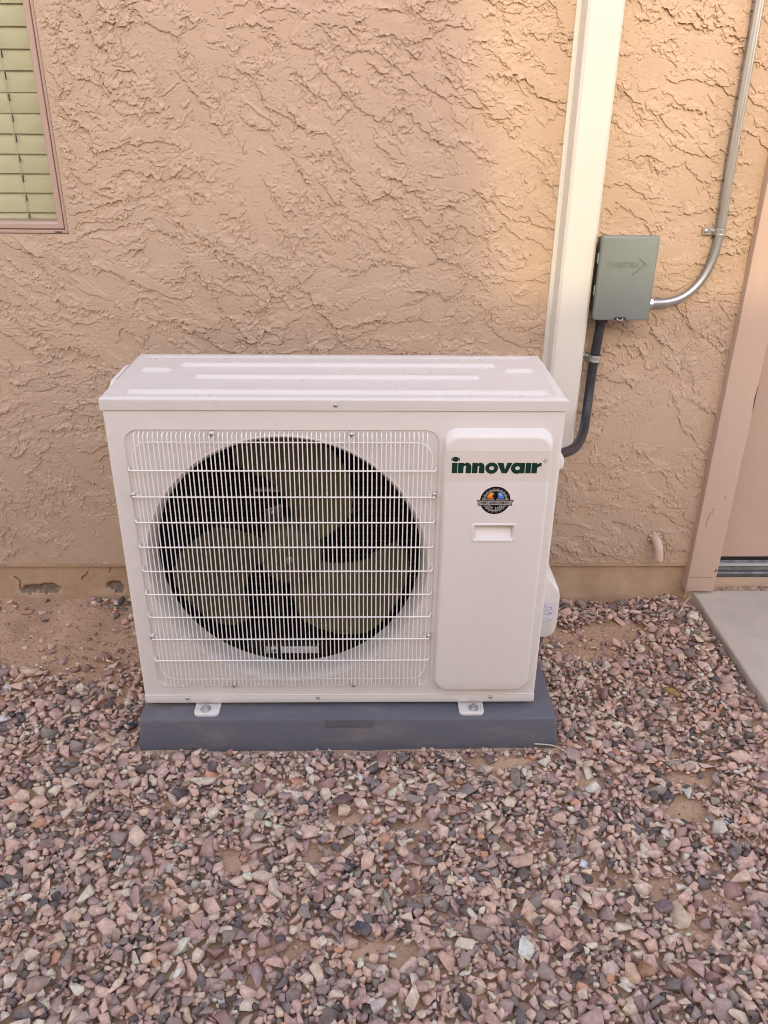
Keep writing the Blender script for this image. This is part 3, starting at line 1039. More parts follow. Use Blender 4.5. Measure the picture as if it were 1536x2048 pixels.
# lip and pocket of the finger grip
prev = hole
for ins, y, rr_ in ((-0.004, PY - 0.0016, 0.0058), (-0.002, PY - 0.0024, 0.005), (0.0005, PY - 0.0014, 0.004), (0.0020, PY + 0.001, 0.003)):
    cur = [bm.verts.new((x, y, z)) for x, z in rrect(hx0 + ins, hx1 - ins, hz0 + ins, hz1 - ins, rr_, 4)]
    for k in range(len(cur)):
        bm.faces.new((prev[k], prev[(k + 1) % len(prev)], cur[(k + 1) % len(cur)], cur[k]))
    prev = cur
cur = [bm.verts.new((x, PY + (0.021 if z > (hz0 + hz1) / 2 else 0.004), z)) for x, z in rrect(hx0 + 0.005, hx1 - 0.005, hz0 + 0.004, hz1 - 0.0035, 0.002, 4)]
for k in range(len(cur)):
    bm.faces.new((prev[k], prev[(k + 1) % len(prev)], cur[(k + 1) % len(cur)], cur[k]))
bm.faces.new(cur)
sp = obj('service_panel', fix_normals(bm), M['unit'], ac, auto=30)
for x in (0.279, 0.398):
    bm = bmesh.new()
    dome(bm, (x, PY, 0.7625), (0, -1, 0), 0.0016, 0.001, 8, 3)
    obj('dimple', bm, M['unit'], sp, smooth=True)


# --- lettering
def flat_curve(loops, ext=0.0):
    cu = bpy.data.curves.new('c', 'CURVE')
    cu.dimensions = '2D'
    cu.fill_mode = 'BOTH'
    cu.extrude = ext
    for L in loops:
        s_ = cu.splines.new('POLY')
        s_.points.add(len(L) - 1)
        for p, q in zip(s_.points, L):
            p.co = (q[0], q[1], 0, 1)
        s_.use_cyclic_u = True
    o = bpy.data.objects.new('c', cu)
    return bake(o)


def bake(o):
    me = bpy.data.meshes.new_from_object(o)
    d = o.data
    bpy.data.objects.remove(o)
    bpy.data.curves.remove(d)
    return me


def text_mesh(s, size, offset=0.0, ext=0.0, space=1.0, align='CENTER'):
    cu = bpy.data.curves.new('t', 'FONT')
    cu.body = s
    cu.size = size
    cu.offset = offset
    cu.extrude = ext
    cu.space_character = space
    cu.align_x = align
    cu.align_y = 'CENTER'
    cu.resolution_u = 3
    o = bpy.data.objects.new('t', cu)
    return bake(o)


def place_flat(name, me, m, parent, x, y, z, rot=0.0, sx=1.0):
    """a flat mesh drawn in x/y set upright, facing -y"""
    me.transform(Matrix.Rotation(math.pi / 2, 4, 'X') @ Matrix.Rotation(rot, 4, 'Z') @ Matrix.Diagonal((sx, 1, 1, 1)))
    o = link(name, me, m, parent)
    o.location = Vector((x, y, z)) - world_off(parent)
    return o


def arc(cx, cy, r, a0, a1, n=24, ry=None):
    ry = r if ry is None else ry
    return [(cx + r * math.cos(math.radians(a0 + (a1 - a0) * k / n)), cy + ry * math.sin(math.radians(a0 + (a1 - a0) * k / n))) for k in range(n + 1)]


LS = 0.187 / 962.0
XH = 122.0


def letter_n(w):
    st = 60
    t = w - st
    return [[(0, 0), (st, 0), (st, 62)] + arc(st + (t - st) / 2 + 2, 62, (t - st) / 2 + 2, 180, 0, 10, 26) + [(t, 62), (t, 0), (w, 0), (w, 70)] + arc(w - 50, 72, 50, 0, 90, 10, 52) + [(w - 60, 124)] + [(st + 8, 110), (st - 4, XH), (0, XH)]]


brand = obj('brand_sticker', newbox(0.2290, 0.4465, PY - 0.00035, PY + 0.0002, 0.6905, 0.7590), M['sticker'], sp)
LET = [
    ('i', 237, [[(0, 0), (60, 0), (60, XH), (0, XH)]]),
    ('n', 303, letter_n(144)),
    ('n', 455, letter_n(134)),
    ('o', 598, [arc(68, 60, 69, 0, 360, 36, 66)[:-1], arc(68, 60, 27, 360, 0, 24, 22)[:-1]]),
    ('v', 722, [[(0, XH), (68, XH), (88, 44), (108, XH), (166, XH), (112, 0), (56, 0)]]),
    ('a', 873, [[(150, 0), (150, XH), (96, XH), (96, 112)] + arc(66, 60, 66, 60, 300, 26, 66) + [(96, 10), (96, 0)], arc(72, 60, 25, 360, 0, 24, 22)[:-1]]),
    ('i', 1031, [[(0, 0), (58, 0), (58, XH), (0, XH)]]),
    ('r', 1096, [[(0, 0), (60, 0), (60, 50)] + arc(100, 50, 40, 180, 100, 8, 34) + [(104, 74), (104, 124), (84, 122), (62, 106), (54, XH), (0, XH)]]),
]
BX, BZ = 0.2415, 0.7080
for nm, x0, loops in LET:
    me = flat_curve([[(px * LS, py * LS) for px, py in L] for L in loops])
    place_flat('letter', me, M['green'], brand, BX + (x0 - 237) * LS, PY - 0.00065, BZ)
# hexagon nut over the first letter
hexa = [(math.cos(math.radians(60 * k)) * 0.0072, math.sin(math.radians(60 * k)) * 0.0062) for k in range(6)]
place_flat('nut_mark', flat_curve([hexa]), M['green'], brand, BX + 0.0070, PY - 0.00065, BZ + 0.0315)
for s in (-1, 1):
    place_flat('nut_mark', flat_curve([[(0.0066 * s, -0.004), (0.0088 * s, -0.0045), (0.0088 * s, 0.0045), (0.0066 * s, 0.004)]]), M['dgrey'], brand, BX + 0.0070, PY - 0.0006, BZ + 0.0315)
rx_, rz_ = BX + (1238 - 237) * LS, BZ + 0.0275
place_flat('registered_mark', flat_curve([arc(0, 0, 0.0040, 0, 360, 24)[:-1], arc(0, 0, 0.0034, 360, 0, 24)[:-1]]), M['black'], brand, rx_, PY - 0.00065, rz_)
place_flat('registered_mark', text_mesh('R', 0.0055), M['black'], brand, rx_, PY - 0.00065, rz_)

# round contractor sticker: gear ring, flame and ice, wrenches, banner
EX, EZ = 0.3375, 0.6450
em = place_flat('round_sticker', flat_curve([arc(0, 0, 0.0338, 0, 360, 48)[:-1]]), M['white'], sp, EX, PY - 0.0003, EZ)


def emb(name, loops, m, lay):
    return place_flat(name, flat_curve(loops), M[m], em, EX, PY - 0.0003 - 0.00012 * lay, EZ)


emb('disc', [arc(0, 0, 0.0325, 0, 360, 48)[:-1]], 'black', 1)
gear = []
NT = 20
for k in range(NT):
    for da, r in ((-5.5, 0.0262), (-3.2, 0.0290), (3.2, 0.0290), (5.5, 0.0262)):
        a = math.radians(360 / NT * k + da + 9)
        gear.append((r * math.cos(a), r * math.sin(a)))
emb('gear_ring', [gear, arc(0, 0, 0.0212, 360, 0, 40)[:-1]], 'dgrey', 2)
emb('gear_ring', [arc(0, 0, 0.0252, 0, 360, 40)[:-1], arc(0, 0, 0.0232, 360, 0, 40)[:-1]], 'lgrey', 3)
fl = arc(0, 0.0035, 0.0185, 176, 118, 12) + [(-0.0062, 0.0150), (-0.0058, 0.0185), (-0.0032, 0.0165), (-0.0052, 0.0120), (-0.0068, 0.0095), (-0.0042, 0.0080), (-0.0062, 0.0048)]
emb('flame', [fl], 'orange', 3)
fy = arc(0, 0.0035, 0.0165, 150, 116, 8) + [(-0.0065, 0.0165), (-0.0090, 0.0110), (-0.0112, 0.0125), (-0.0125, 0.0098)]
emb('flame', [fy], 'yellow', 4)
emb('ice', [[(-x, y) for x, y in fl][::-1]], 'blue', 3)
emb('ice', [[(-x, y) for x, y in fy][::-1]], 'lblue', 4)
for s in (-1, 1):
    emb('wrench', [[(s * 0.0255, 0.0052), (s * 0.0285, 0.0068), (s * 0.0275, 0.0040), (s * 0.023, 0.0038), (s * 0.0065, 0.0038), (s * 0.0030, 0.0048), (s * 0.0028, 0.0014), (s * 0.0065, 0.0022), (s * 0.023, 0.0022), (s * 0.0275, 0.0008)][::s]], 'lgrey', 5)
ban = [(-0.0395, 0.0012), (0.0395, 0.0012), (0.0365, -0.0045), (0.0365, -0.0118), (-0.0365, -0.0118), (-0.0365, -0.0045)]
emb('banner', [ban], 'black', 6)
emb('banner', [[(-0.0365, 0.0000), (0.0365, 0.0000), (0.0345, -0.0105), (-0.0345, -0.0105)]], 'lgrey', 7)
place_flat('banner_text', text_mesh('FIRST CLASS CLIMATE', 0.0072, offset=0.00018), M['black'], em, EX, PY - 0.0003 - 0.00012 * 8, EZ - 0.0054, sx=0.85)
for k_, ch in enumerate('EST 2025'):
    if ch == ' ':
        continue
    a = -90 + (k_ - 3.5) * 13.5
    place_flat('year_text', text_mesh(ch, 0.0060, offset=0.00012), M['white'], em, EX + 0.0188 * math.cos(math.radians(a)), PY - 0.0003 - 0.00012 * 4, EZ + 0.0188 * math.sin(math.radians(a)), rot=math.radians(a + 90))

# mounting feet with bolts
for cx_ in (-0.321, 0.3175):
    bm = bmesh.new()
    L_ = []
    for ins, z in ((0.0, PAD_T + 0.0005), (0.0, PAD_T + 0.0065), (0.0015, PAD_T + 0.0085), (0.0045, PAD_T + 0.0085), (0.0070, PAD_T + 0.0055)):
        L_.append([(x, y, z) for x, y in rrect(cx_ - 0.030 + ins, cx_ + 0.030 - ins, -0.037 + ins, 0.06 - ins, 0.012 - ins * 0.6, 5)])
    loft(bm, L_, close_last=True)
    foot = obj('foot', fix_normals(bm), M['unit'], ac, auto=35)
    bm = bmesh.new()
    bx_, by_ = cx_ - 0.004 if cx_ < 0 else cx_ + 0.006, -0.0155
    cyl(bm, (bx_, by_, PAD_T + 0.0050), (0, 0, 1), 0.0125, 0.0022, 22)
    cyl(bm, (bx_, by_, PAD_T + 0.0072), (0, 0, 1), 0.0095, 0.0012, 20)
    cyl(bm, (bx_, by_, PAD_T + 0.0084), (0, 0, 1), 0.0072, 0.0062, 6)
    cyl(bm, (bx_, by_, PAD_T + 0.0146), (0, 0, 1), 0.0036, 0.0040, 10)
    obj('bolt', bm, M['steel'], foot, auto=30)
for cx_ in (-0.321, 0.3175):
    obj('foot', newbox(cx_ - 0.03, cx_ + 0.03, DEP - 0.06, DEP + 0.035, PAD_T + 0.0005, PAD_T + 0.0065, bev=0.002), M['unit'], ac)
obj('skid', newbox(-0.351, -0.291, 0.055, DEP - 0.058, PAD_T + 0.0005, ZB + 0.004), M['unit'], ac)
obj('skid', newbox(0.2875, 0.3475, 0.055, DEP - 0.058, PAD_T + 0.0005, ZB + 0.004), M['unit'], ac)

# valve cover on the right side
bm = bmesh.new()
vo = [(0.470, 0.205)]
oc = [(0.4705, 0.200), (0.512, 0.1985), (0.527, 0.203), (0.5365, 0.216), (0.5395, 0.232), (0.5395, 0.318), (0.536, 0.336), (0.527, 0.352), (0.510, 0.372), (0.492, 0.392), (0.4705, 0.408)]
cxm, czm = 0.495, 0.28
loops = []
for y, f_ in ((0.290, 1.0), (0.122, 1.0), (0.116, 0.97), (0.1135, 0.92)):
    loops.append([(max(0.4705, cxm + (x - cxm) * f_), y, czm + (z - czm) * f_) for x, z in oc])
loft(bm, loops, close_last=True)
vc = obj('valve_cover', fix_normals(bm), M['unit'], ac, auto=35)
lab = obj('paper_label', newbox(0.4755, 0.5275, 0.1124, 0.1134, 0.2475, 0.3065), M['labelp'], vc)
bm = bmesh.new()
for x0, x1, z in ((0.4765, 0.488, 0.3025), (0.4765, 0.502, 0.2970), (0.4765, 0.490, 0.2640), (0.5175, 0.5225, 0.2745), (0.5165, 0.5225, 0.2545)):
    box(bm, x0, x1, 0.1121, 0.1124, z - 0.0009, z + 0.0009)
obj('print_line', bm, M['black'], lab)
bm = bmesh.new()
for x0, x1, z0, z1 in ((0.495, 0.520, 0.2835, 0.2925), (0.495, 0.5165, 0.2705, 0.2785), (0.495, 0.515, 0.2505, 0.2580)):
    for (a, b, c, d) in ((x0, x1, z0, z0 + 0.0007), (x0, x1, z1 - 0.0007, z1), (x0, x0 + 0.0007, z0 + 0.0007, z1 - 0.0007), (x1 - 0.0007, x1, z0 + 0.0007, z1 - 0.0007)):
        box(bm, a, b, 0.1121, 0.1124, c, d)
obj('print_box', bm, M['dgrey'], lab)
# side lifting grip
bm = bmesh.new()
loft(bm, [[(x, y, z) for y, z in rrect(a, b, c, d, 0.010, 4)] for x, a, b, c, d in ((W2 - 0.001, 0.100, 0.230, 0.645, 0.745), (W2 + 0.020, 0.104, 0.226, 0.655, 0.712), (W2 + 0.034, 0.108, 0.222, 0.662, 0.692), (W2 + 0.037, 0.112, 0.218, 0.666, 0.686))], close_last=True)
obj('side_grip', fix_normals(bm), M['unit'], ac, auto=40)
obj('electric_cover', newbox(W2 - 0.002, W2 + 0.028, 0.118, 0.24, 0.628, 0.650, bev=0.004), M['unit'], ac)

# ------------------------------------------------------------------ things on the wall
# line-set cover
lc = thing('line_cover', 'cream plastic channel running up the wall behind the air conditioner', 'pipe cover', (0.592, 0.585, 0.50))
bm = bmesh.new()
cprof = [(0.546, 0.5815), (0.546, 0.575), (0.5495, 0.5735), (0.5505, 0.540), (0.5535, 0.526), (0.560, 0.5195), (0.568, 0.518), (0.620, 0.518), (0.629, 0.5195), (0.6355, 0.526), (0.6385, 0.540), (0.6395, 0.5735), (0.643, 0.575), (0.643, 0.5815)]
loft(bm, [[(x, y, z) for x, y in cprof] for z in (0.545, 1.2, 2.6)], True, True)
obj('channel', fix_normals(bm), M['cover'], lc, auto=30)
obj('base_strip', newbox(0.540, 0.649, 0.5765, 0.588, 0.548, 2.6, bev=0.001), M['cover'], lc)
bm = bmesh.new()
tube(bm, smooth_path([(0.585, 0.55, 0.56), (0.585, 0.545, 0.46), (0.575, 0.52, 0.38), (0.54, 0.40, 0.33), (0.51, 0.28, 0.33)], 8), 0.026, 12)
obj('pipe_bundle', bm, M['cover'], lc, smooth=True)

# disconnect box
db = thing('disconnect_box', 'grey metal disconnect box with embossed lid on the stucco wall', 'electrical box', (0.715, 0.583, 0.915))
bm = newbox(0.6545, 0.7785, 0.5145, 0.585, 0.918, 1.106, bev=0.003)
bb = obj('box_body', bm, M['box_dark'], db)
bm = bmesh.new()
loft(bm, [[(x, y, z) for x, z in rrect(0.6455 + i_, 0.7855 - i_, 0.9105 + i_, 1.1165 - i_, 0.004, 3)] for i_, y in ((0.001, 0.527), (0.0, 0.5265), (0.0, 0.503), (0.0012, 0.5012), (0.003, 0.5005))], close_last=True)
lid = obj('box_lid', fix_normals(bm), M['box'], db, auto=40)
for z0, z1 in ((1.047, 1.072), (0.968, 0.993)):
    obj('hinge', newbox(0.6435, 0.6560, 0.528, 0.5335, z0, z1, bev=0.001), M['hinge'], db)
bm = bmesh.new()
dome(bm, (0.6545, 0.556, 0.948), (-1, 0, 0), 0.010, 0.004)
obj('knockout', bm, M['box_dark'], bb, smooth=True)
screw(0.653, 0.545, 0.962, bb, 0.9)
# embossed name: large initials with small capitals and an arrow head
xx = 0.6625
for ch, sz in (('D', 0.0205), ('IVERSI', 0.0150), ('T', 0.0205), ('ECH', 0.0150)):
    me = text_mesh(ch, sz, offset=0.00035, ext=0.0014, align='LEFT', space=0.98)
    co = np.array([v.co[:] for v in me.vertices])
    w_ = (co[:, 0].max()) * 0.80
    lo = co[:, 1].min()
    place_flat('embossed_letter', me, M['box'], lid, xx, 0.5003, 1.0435 - lo, sx=0.80)
    xx += w_ + 0.0012
ar = [[(0.0, 0.026), (0.030, 0.0125), (-0.012, -0.0145), (0.0185, 0.0120)]]
me = flat_curve([[(0.000, 0.0245), (0.0285, 0.0120), (-0.0125, -0.0150), (0.0165, 0.0115)]], ext=0.0018)
place_flat('embossed_arrow', me, M['box'], lid, 0.7400, 0.5000, 1.0400)
bm = bmesh.new()
box(bm, 0.697, 0.726, 0.4985, 0.5008, 0.9125, 0.9185)
obj('hasp_slot', bm, M['motor'], lid)
bm = bmesh.new()
tube(bm, smooth_path([(0.7035, 0.5, 0.9165), (0.7065, 0.4965, 0.9125), (0.7165, 0.4965, 0.9125), (0.7195, 0.5, 0.9165)], 5), 0.0016, 6)
obj('hasp_loop', bm, M['steel'], lid, smooth=True)

# steel conduit, fitting
con = thing('steel_conduit', 'bent galvanised steel conduit rising from the disconnect box', 'conduit', (0.955, 0.583, 0.944))
bend = [(0.9475, 0.5665, 2.6), (0.9530, 0.5665, 1.40), (0.9575, 0.5665, 1.16), (0.9580, 0.5665, 1.12), (0.9550, 0.5665, 1.075), (0.9465, 0.5665, 1.035), (0.9310, 0.5660, 1.000), (0.9085, 0.5650, 0.9725), (0.8800, 0.5630, 0.9540), (0.8480, 0.5600, 0.9455), (0.8160, 0.5570, 0.9440), (0.7990, 0.5555, 0.9440)]
bm = bmesh.new()
tube(bm, smooth_path(bend, 6), 0.0107, 18)
obj('conduit_pipe', bm, M['emt'], con, smooth=True)
bm = bmesh.new()
cyl(bm, (0.7775, 0.5555, 0.944), (1, 0, 0), 0.0120, 0.010, 18)
cyl(bm, (0.7870, 0.5555, 0.944), (1, 0, 0), 0.0175, 0.006, 6)
cyl(bm, (0.7930, 0.5555, 0.944), (1, 0, 0), 0.0160, 0.013, 8)
cyl(bm, (0.8060, 0.5555, 0.944), (1, 0, 0), 0.0148, 0.003, 16, 0.0128)
obj('connector', bm, M['steel'], con, auto=30)


def strap(name, label, cx_, cz_, cy, r, tab=0.040):
    s = thing(name, label, 'strap', (cx_, 0.583, cz_), 'one-hole straps on the wall')
    bm = bmesh.new()
    w = 0.009
    pr = [(-tab, 0.5815), (-tab - 0.0005, 0.5795), (-r - 0.006, 0.5785), (-r - 0.003, 0.5745)] + [(-(r + 0.0022) * math.cos(a), cy - (r + 0.0022) * math.sin(a)) for a in [math.pi * k / 14 for k in range(15)]] + [(r + 0.0022, 0.580)]
    inn = [(r + 0.0005, 0.580)] + [((r + 0.0003) * math.cos(a), cy - (r + 0.0003) * math.sin(a)) for a in [math.pi * k / 14 for k in range(15)]] + [(-r - 0.0010, 0.5760), (-r - 0.005, 0.5800), (-tab + 0.001, 0.5815)]
    lp = pr + inn
    loft(bm, [[(cx_ + x, y, cz_ - w) for x, y in lp], [(cx_ + x, y, cz_ + w) for x, y in lp]])
    o = obj('strap_band', fix_normals(bm), M['steel'], s, auto=40)
    bm = bmesh.new()
    tube(bm, [(cx_ - r - 0.0035, 0.5775, cz_), (cx_ - r - 0.006, 0.573, cz_)], 0.003, 8)
    for dz_ in (-0.0055, 0.0055):
        tube(bm, [(cx_ + (r + 0.0026) * math.cos(a), cy - (r + 0.0026) * math.sin(a), cz_ + dz_) for a in [math.pi * k / 10 for k in range(11)]], 0.0011, 6)
    obj('strap_rib', bm, M['steel'], s, smooth=True)
    screw(cx_ - tab + 0.0085, 0.5785, cz_, s, 0.95)
    return s


strap('conduit_strap', 'zinc one-hole strap around the bright steel conduit', 0.958, 1.121, 0.5665, 0.0109)
strap('conduit_strap', 'zinc one-hole strap around the black flexible whip below the grey box', 0.6760, 0.797, 0.556, 0.0132, 0.0335)

# liquid-tight whip from the box to the unit, ribbed
wh = thing('electrical_whip', 'black ribbed flexible conduit from the grey box to the air conditioner', 'conduit', (0.675, 0.556, 0.91))
pth = smooth_path([(0.6790, 0.552, 0.900), (0.6770, 0.5535, 0.850), (0.6745, 0.556, 0.797), (0.6730, 0.5560, 0.750), (0.6695, 0.5470, 0.695), (0.6600, 0.515, 0.645), (0.6400, 0.455, 0.620), (0.6050, 0.375, 0.615), (0.5600, 0.300, 0.628), (0.5150, 0.240, 0.648), (0.4750, 0.205, 0.668)], 26)
rad = [0.0124 + 0.0006 * math.sin(i_ * 1.9) for i_ in range(len(pth))]
obj('whip_hose', tube(bmesh.new(), pth, rad, 16), M['whip'], wh, smooth=True)
bm = bmesh.new()
cyl(bm, (0.680, 0.5515, 0.9195), (0, 0, -1), 0.0195, 0.010, 18)
cyl(bm, (0.680, 0.5515, 0.9095), (0, 0, -1), 0.0172, 0.014, 8)
obj('whip_fitting', bm, M['whip'], wh, auto=30)

# drain stub through the wall
dr = thing('drain_stub', 'tan painted pipe elbow poking out of the lower wall', 'pipe', (0.945, 0.585, 0.24))
bm = bmesh.new()
tube(bm, smooth_path([(0.934, 0.600, 0.237), (0.9345, 0.574, 0.2355), (0.9375, 0.556, 0.225), (0.9405, 0.549, 0.206), (0.9425, 0.547, 0.180)], 7), 0.0128, 16, caps=False)
tube(bm, [(0.9425, 0.547, 0.180), (0.94255, 0.547, 0.1795), (0.9425, 0.547, 0.184)], [0.0128, 0.0098, 0.0095], 16, caps=True)
obj('elbow_pipe', bm, M['pvc'], dr, smooth=True)
bm = bmesh.new()
for k_ in range(7):
    a = k_ * 0.9
    dome(bm, (0.934 + 0.0145 * math.cos(a), 0.5865, 0.235 + 0.0145 * math.sin(a)), (0, -1, 0), random.uniform(0.005, 0.009), 0.006, 9, 3)
obj('plaster_collar', bm, M['stucco'], dr, smooth=True)

# ------------------------------------------------------------------ added unseen blocks, shaped so the sun reaches only a patch of the wall
blk = thing('sun_blocker', 'tan stepped block added behind the viewer to keep the sun off all but a wall patch', 'house', (0, -6, 0))
BLK_Y = -4.5
LOWH = 3.15
TALL_X = -0.04
obj('low_blocker', newbox(TALL_X, 14, BLK_Y - 6, BLK_Y, -0.1, LOWH), M['blocker'], blk)
obj('tall_blocker', newbox(-14, TALL_X - 0.002, BLK_Y - 3, BLK_Y + 0.002, -0.1, 4.15), M['blocker'], blk)
obj('blocker_cap', newbox(TALL_X, 14, BLK_Y - 0.25, BLK_Y + 0.03, LOWH + 0.001, LOWH + 0.045), M['blocker_dark'], blk)

# ------------------------------------------------------------------ gravel
PAL = [  # (sRGB, weight)
    ((180, 152, 138), 22), ((168, 140, 127), 23), ((150, 126, 118), 20), ((190, 165, 149), 7), ((134, 116, 111), 12), ((172, 149, 129), 9),
    ((116, 107, 103), 7), ((76, 71, 71), 6), ((94, 89, 87), 6), ((198, 182, 168), 1.0), ((162, 120, 98), 1.6), ((124, 97, 92), 4.5), ((110, 106, 96), 1.5)]
pc = np.array([srgb(*c)[:3] for c, w in PAL]) * np.array([1.60, 1.51, 1.49])
pw = np.array([w for c, w in PAL], float)
pw /= pw.sum()


def proto(n, bev, flat, seed, sharp=1.0):
    r = random.Random(seed)
    bm = bmesh.new()
    pts = []
    for _ in range(n):
        v = Vector((r.gauss(0, 1), r.gauss(0, 1), r.gauss(0, 1))).normalized()
        m_ = max(abs(v.x), abs(v.y), abs(v.z))
        v = v * (0.45 + 0.55 / m_ * 0.8)              # push towards a block
        v = v.normalized() * min(v.length, 1.15)
        pts.append(bm.verts.new((v.x, v.y * r.uniform(0.62, 0.9), v.z * flat)))
    g_ = bmesh.ops.convex_hull(bm, input=pts)
    bmesh.ops.delete(bm, geom=[v for v in bm.verts if not v.link_faces], context='VERTS')
    bmesh.ops.dissolve_limit(bm, angle_limit=math.radians(12), verts=bm.verts, edges=bm.edges)
    if bev:
        bmesh.ops.bevel(bm, geom=list(bm.edges), offset=bev, segments=1, affect='EDGES', profile=0.5, clamp_overlap=True)
    bmesh.ops.remove_doubles(bm, verts=bm.verts, dist=1e-4)
    bmesh.ops.triangulate(bm, faces=bm.faces)
    bmesh.ops.recalc_face_normals(bm, faces=bm.faces)
    bm.verts.index_update()
    V = np.array([v.co[:] for v in bm.verts])
    F = np.array([[v.index for v in f.verts] for f in bm.faces])
    bm.free()
    return V, F


PROTO = [proto(random.Random(100 + k).choice((8, 9, 10, 11)), 0.045, random.Random(k).uniform(0.36, 0.62), 500 + k) for k in range(60)]
PROTO_LO = [proto(9, 0, random.Random(k).uniform(0.45, 0.7), 900 + k) for k in range(24)]

# bare patches where the soil shows (x, y, rx, ry, strength)
BARE = [(-0.86, 0.42, 0.26, 0.16, 0.92), (-0.99, 0.56, 0.22, 0.07, 0.9), (-0.70, 0.30, 0.14, 0.12, 0.72), (-0.60, 0.17, 0.07, 0.10, 0.6), (0.80, 0.43, 0.10, 0.055, 0.95), (0.70, 0.34, 0.09, 0.05, 0.85), (0.63, 0.42, 0.08, 0.06, 0.7),
        (0.40, -0.11, 0.12, 0.035, 0.9), (0.59, -0.17, 0.055, 0.035, 0.8), (0.81, -0.165, 0.075, 0.04, 0.9), (0.78, -0.26, 0.075, 0.05, 0.85), (0.55, -0.44, 0.05, 0.035, 0.75), (0.66, -0.46, 0.06, 0.04, 0.75), (0.70, -0.56, 0.06, 0.035, 0.75),
        (0.03, -0.28, 0.09, 0.022, 0.7), (0.17, -0.30, 0.07, 0.03, 0.75), (-0.03, -0.37, 0.06, 0.03, 0.6), (-0.10, -0.58, 0.08, 0.035, 0.75), (0.09, -0.59, 0.09, 0.035, 0.8), (-0.20, -0.385, 0.05, 0.035, 0.7), (0.76, -0.49, 0.06, 0.04, 0.7), (0.30, -0.56, 0.07, 0.03, 0.4)]


def bare(x, y):
    b = np.zeros_like(x)
    wob = 0.35 * fbm(x * 14, y * 14, 2, 77)
    for (a, c, ra, rc, s) in BARE:
        k_ = 1.1 if c > 0.2 else 0.82
        q = np.sqrt(((x - a) / (ra * k_)) ** 2 + ((y - c) / (rc * k_)) ** 2) + wob
        b = np.maximum(b, s * sstep(1.25, 0.7, q))
    return b


def blocked(x, y, r):
    a = (x > -0.4895 - r * 0.8) & (x < 0.5325 + r * 0.8) & (y > -0.060 - r * 1.15) & (y < 0.425 + r * 0.6)
    a = a | ((r > 0.015) & (x > -0.50) & (x < 0.54) & (y > -0.095) & (y < 0))
    b = (x > SLAB_X - r * 0.7) & (y < 0.6)
    c = y > WALL_Y - r * 0.75
    d = (x > TRIM_X0 - 0.01 - r) & (y > 0.555 - r)
    return a | b | c | d


RES = 0.005
HX0, HY0 = -2.2, -2.2
hmx, hmy = int((1.2 - HX0) / RES), int((0.62 - HY0) / RES)
gxx, gyy = np.meshgrid(HX0 + (np.arange(hmx) + .5) * RES, HY0 + (np.arange(hmy) + .5) * RES)
G0 = ground_h(gxx, gyy)
HM = G0.copy()


def in_view(x, y):
    return (x > -1.25) & (x < 1.15) & (y > -1.0)


stones = []   # x,y,z,a,rotz,tiltx,tilty,proto,color


def scatter(n, xr, yr, med, sig, lo, hi, maxrise, use_bare=True, sink=0.25):
    xs_ = RNG.uniform(*xr, n)
    ys_ = RNG.uniform(*yr, n)
    aa = np.clip(np.exp(RNG.normal(math.log(med), sig, n)), lo, hi)
    ok = ~blocked(xs_, ys_, aa)
    if use_bare:
        ok &= RNG.uniform(0, 1, n) < (1 - bare(xs_, ys_)) ** 2.0 + 0.012
    rz = RNG.uniform(0, 2 * math.pi, n)
    tx, ty = RNG.normal(0, 0.30, n), RNG.normal(0, 0.30, n)
    for i in np.nonzero(ok)[0]:
        x, y, a = xs_[i], ys_[i], aa[i]
        ix, iy = int((x - HX0) / RES), int((y - HY0) / RES)
        k = max(1, int(a * 0.62 / RES))
        sl = (slice(max(0, iy - k), iy + k + 1), slice(max(0, ix - k), ix + k + 1))
        patch = HM[sl]
        if patch.size == 0:
            continue
        base_z = patch.mean() * 0.55 + patch.max() * 0.45
        if (patch - G0[sl]).mean() > maxrise:
            continue
        c = a * 0.46
        zc = base_z + c * (0.78 - sink)
        stones.append((x, y, zc, a, rz[i], tx[i], ty[i]))
        k2 = max(1, int(a * 0.9 / RES))
        sl = (slice(max(0, iy - k2), iy + k2 + 1), slice(max(0, ix - k2), ix + k2 + 1))
        d2 = ((gxx[sl] - x) ** 2 + (gyy[sl] - y) ** 2) / (a * 0.68) ** 2
        HM[sl] = np.maximum(HM[sl], np.where(d2 < 1, zc + c * 0.72 * np.sqrt(np.maximum(1 - d2 * 0.8, 0)), -9))


VX, VY = (-1.25, 1.15), (-1.0, 0.6)
scatter(18000, VX, VY, 0.0148, 0.38, 0.008, 0.031, 0.0045, sink=0.55)
scatter(34000, VX, VY, 0.0120, 0.32, 0.007, 0.022, 0.0072, sink=0.45)
scatter(34000, VX, VY, 0.0088, 0.28, 0.005, 0.014, 0.0105)
scatter(7000, VX, VY, 0.0125, 0.30, 0.006, 0.024, 0.0150)
n_view = len(stones)
scatter(6000, (-2.2, -1.25), (-2.2, 0.6), 0.0165, 0.3, 0.008, 0.03, 0.006)
scatter(6000, (-1.25, 1.1), (-2.2, -1.0), 0.0165, 0.3, 0.008, 0.03, 0.006)
S = np.array(stones)


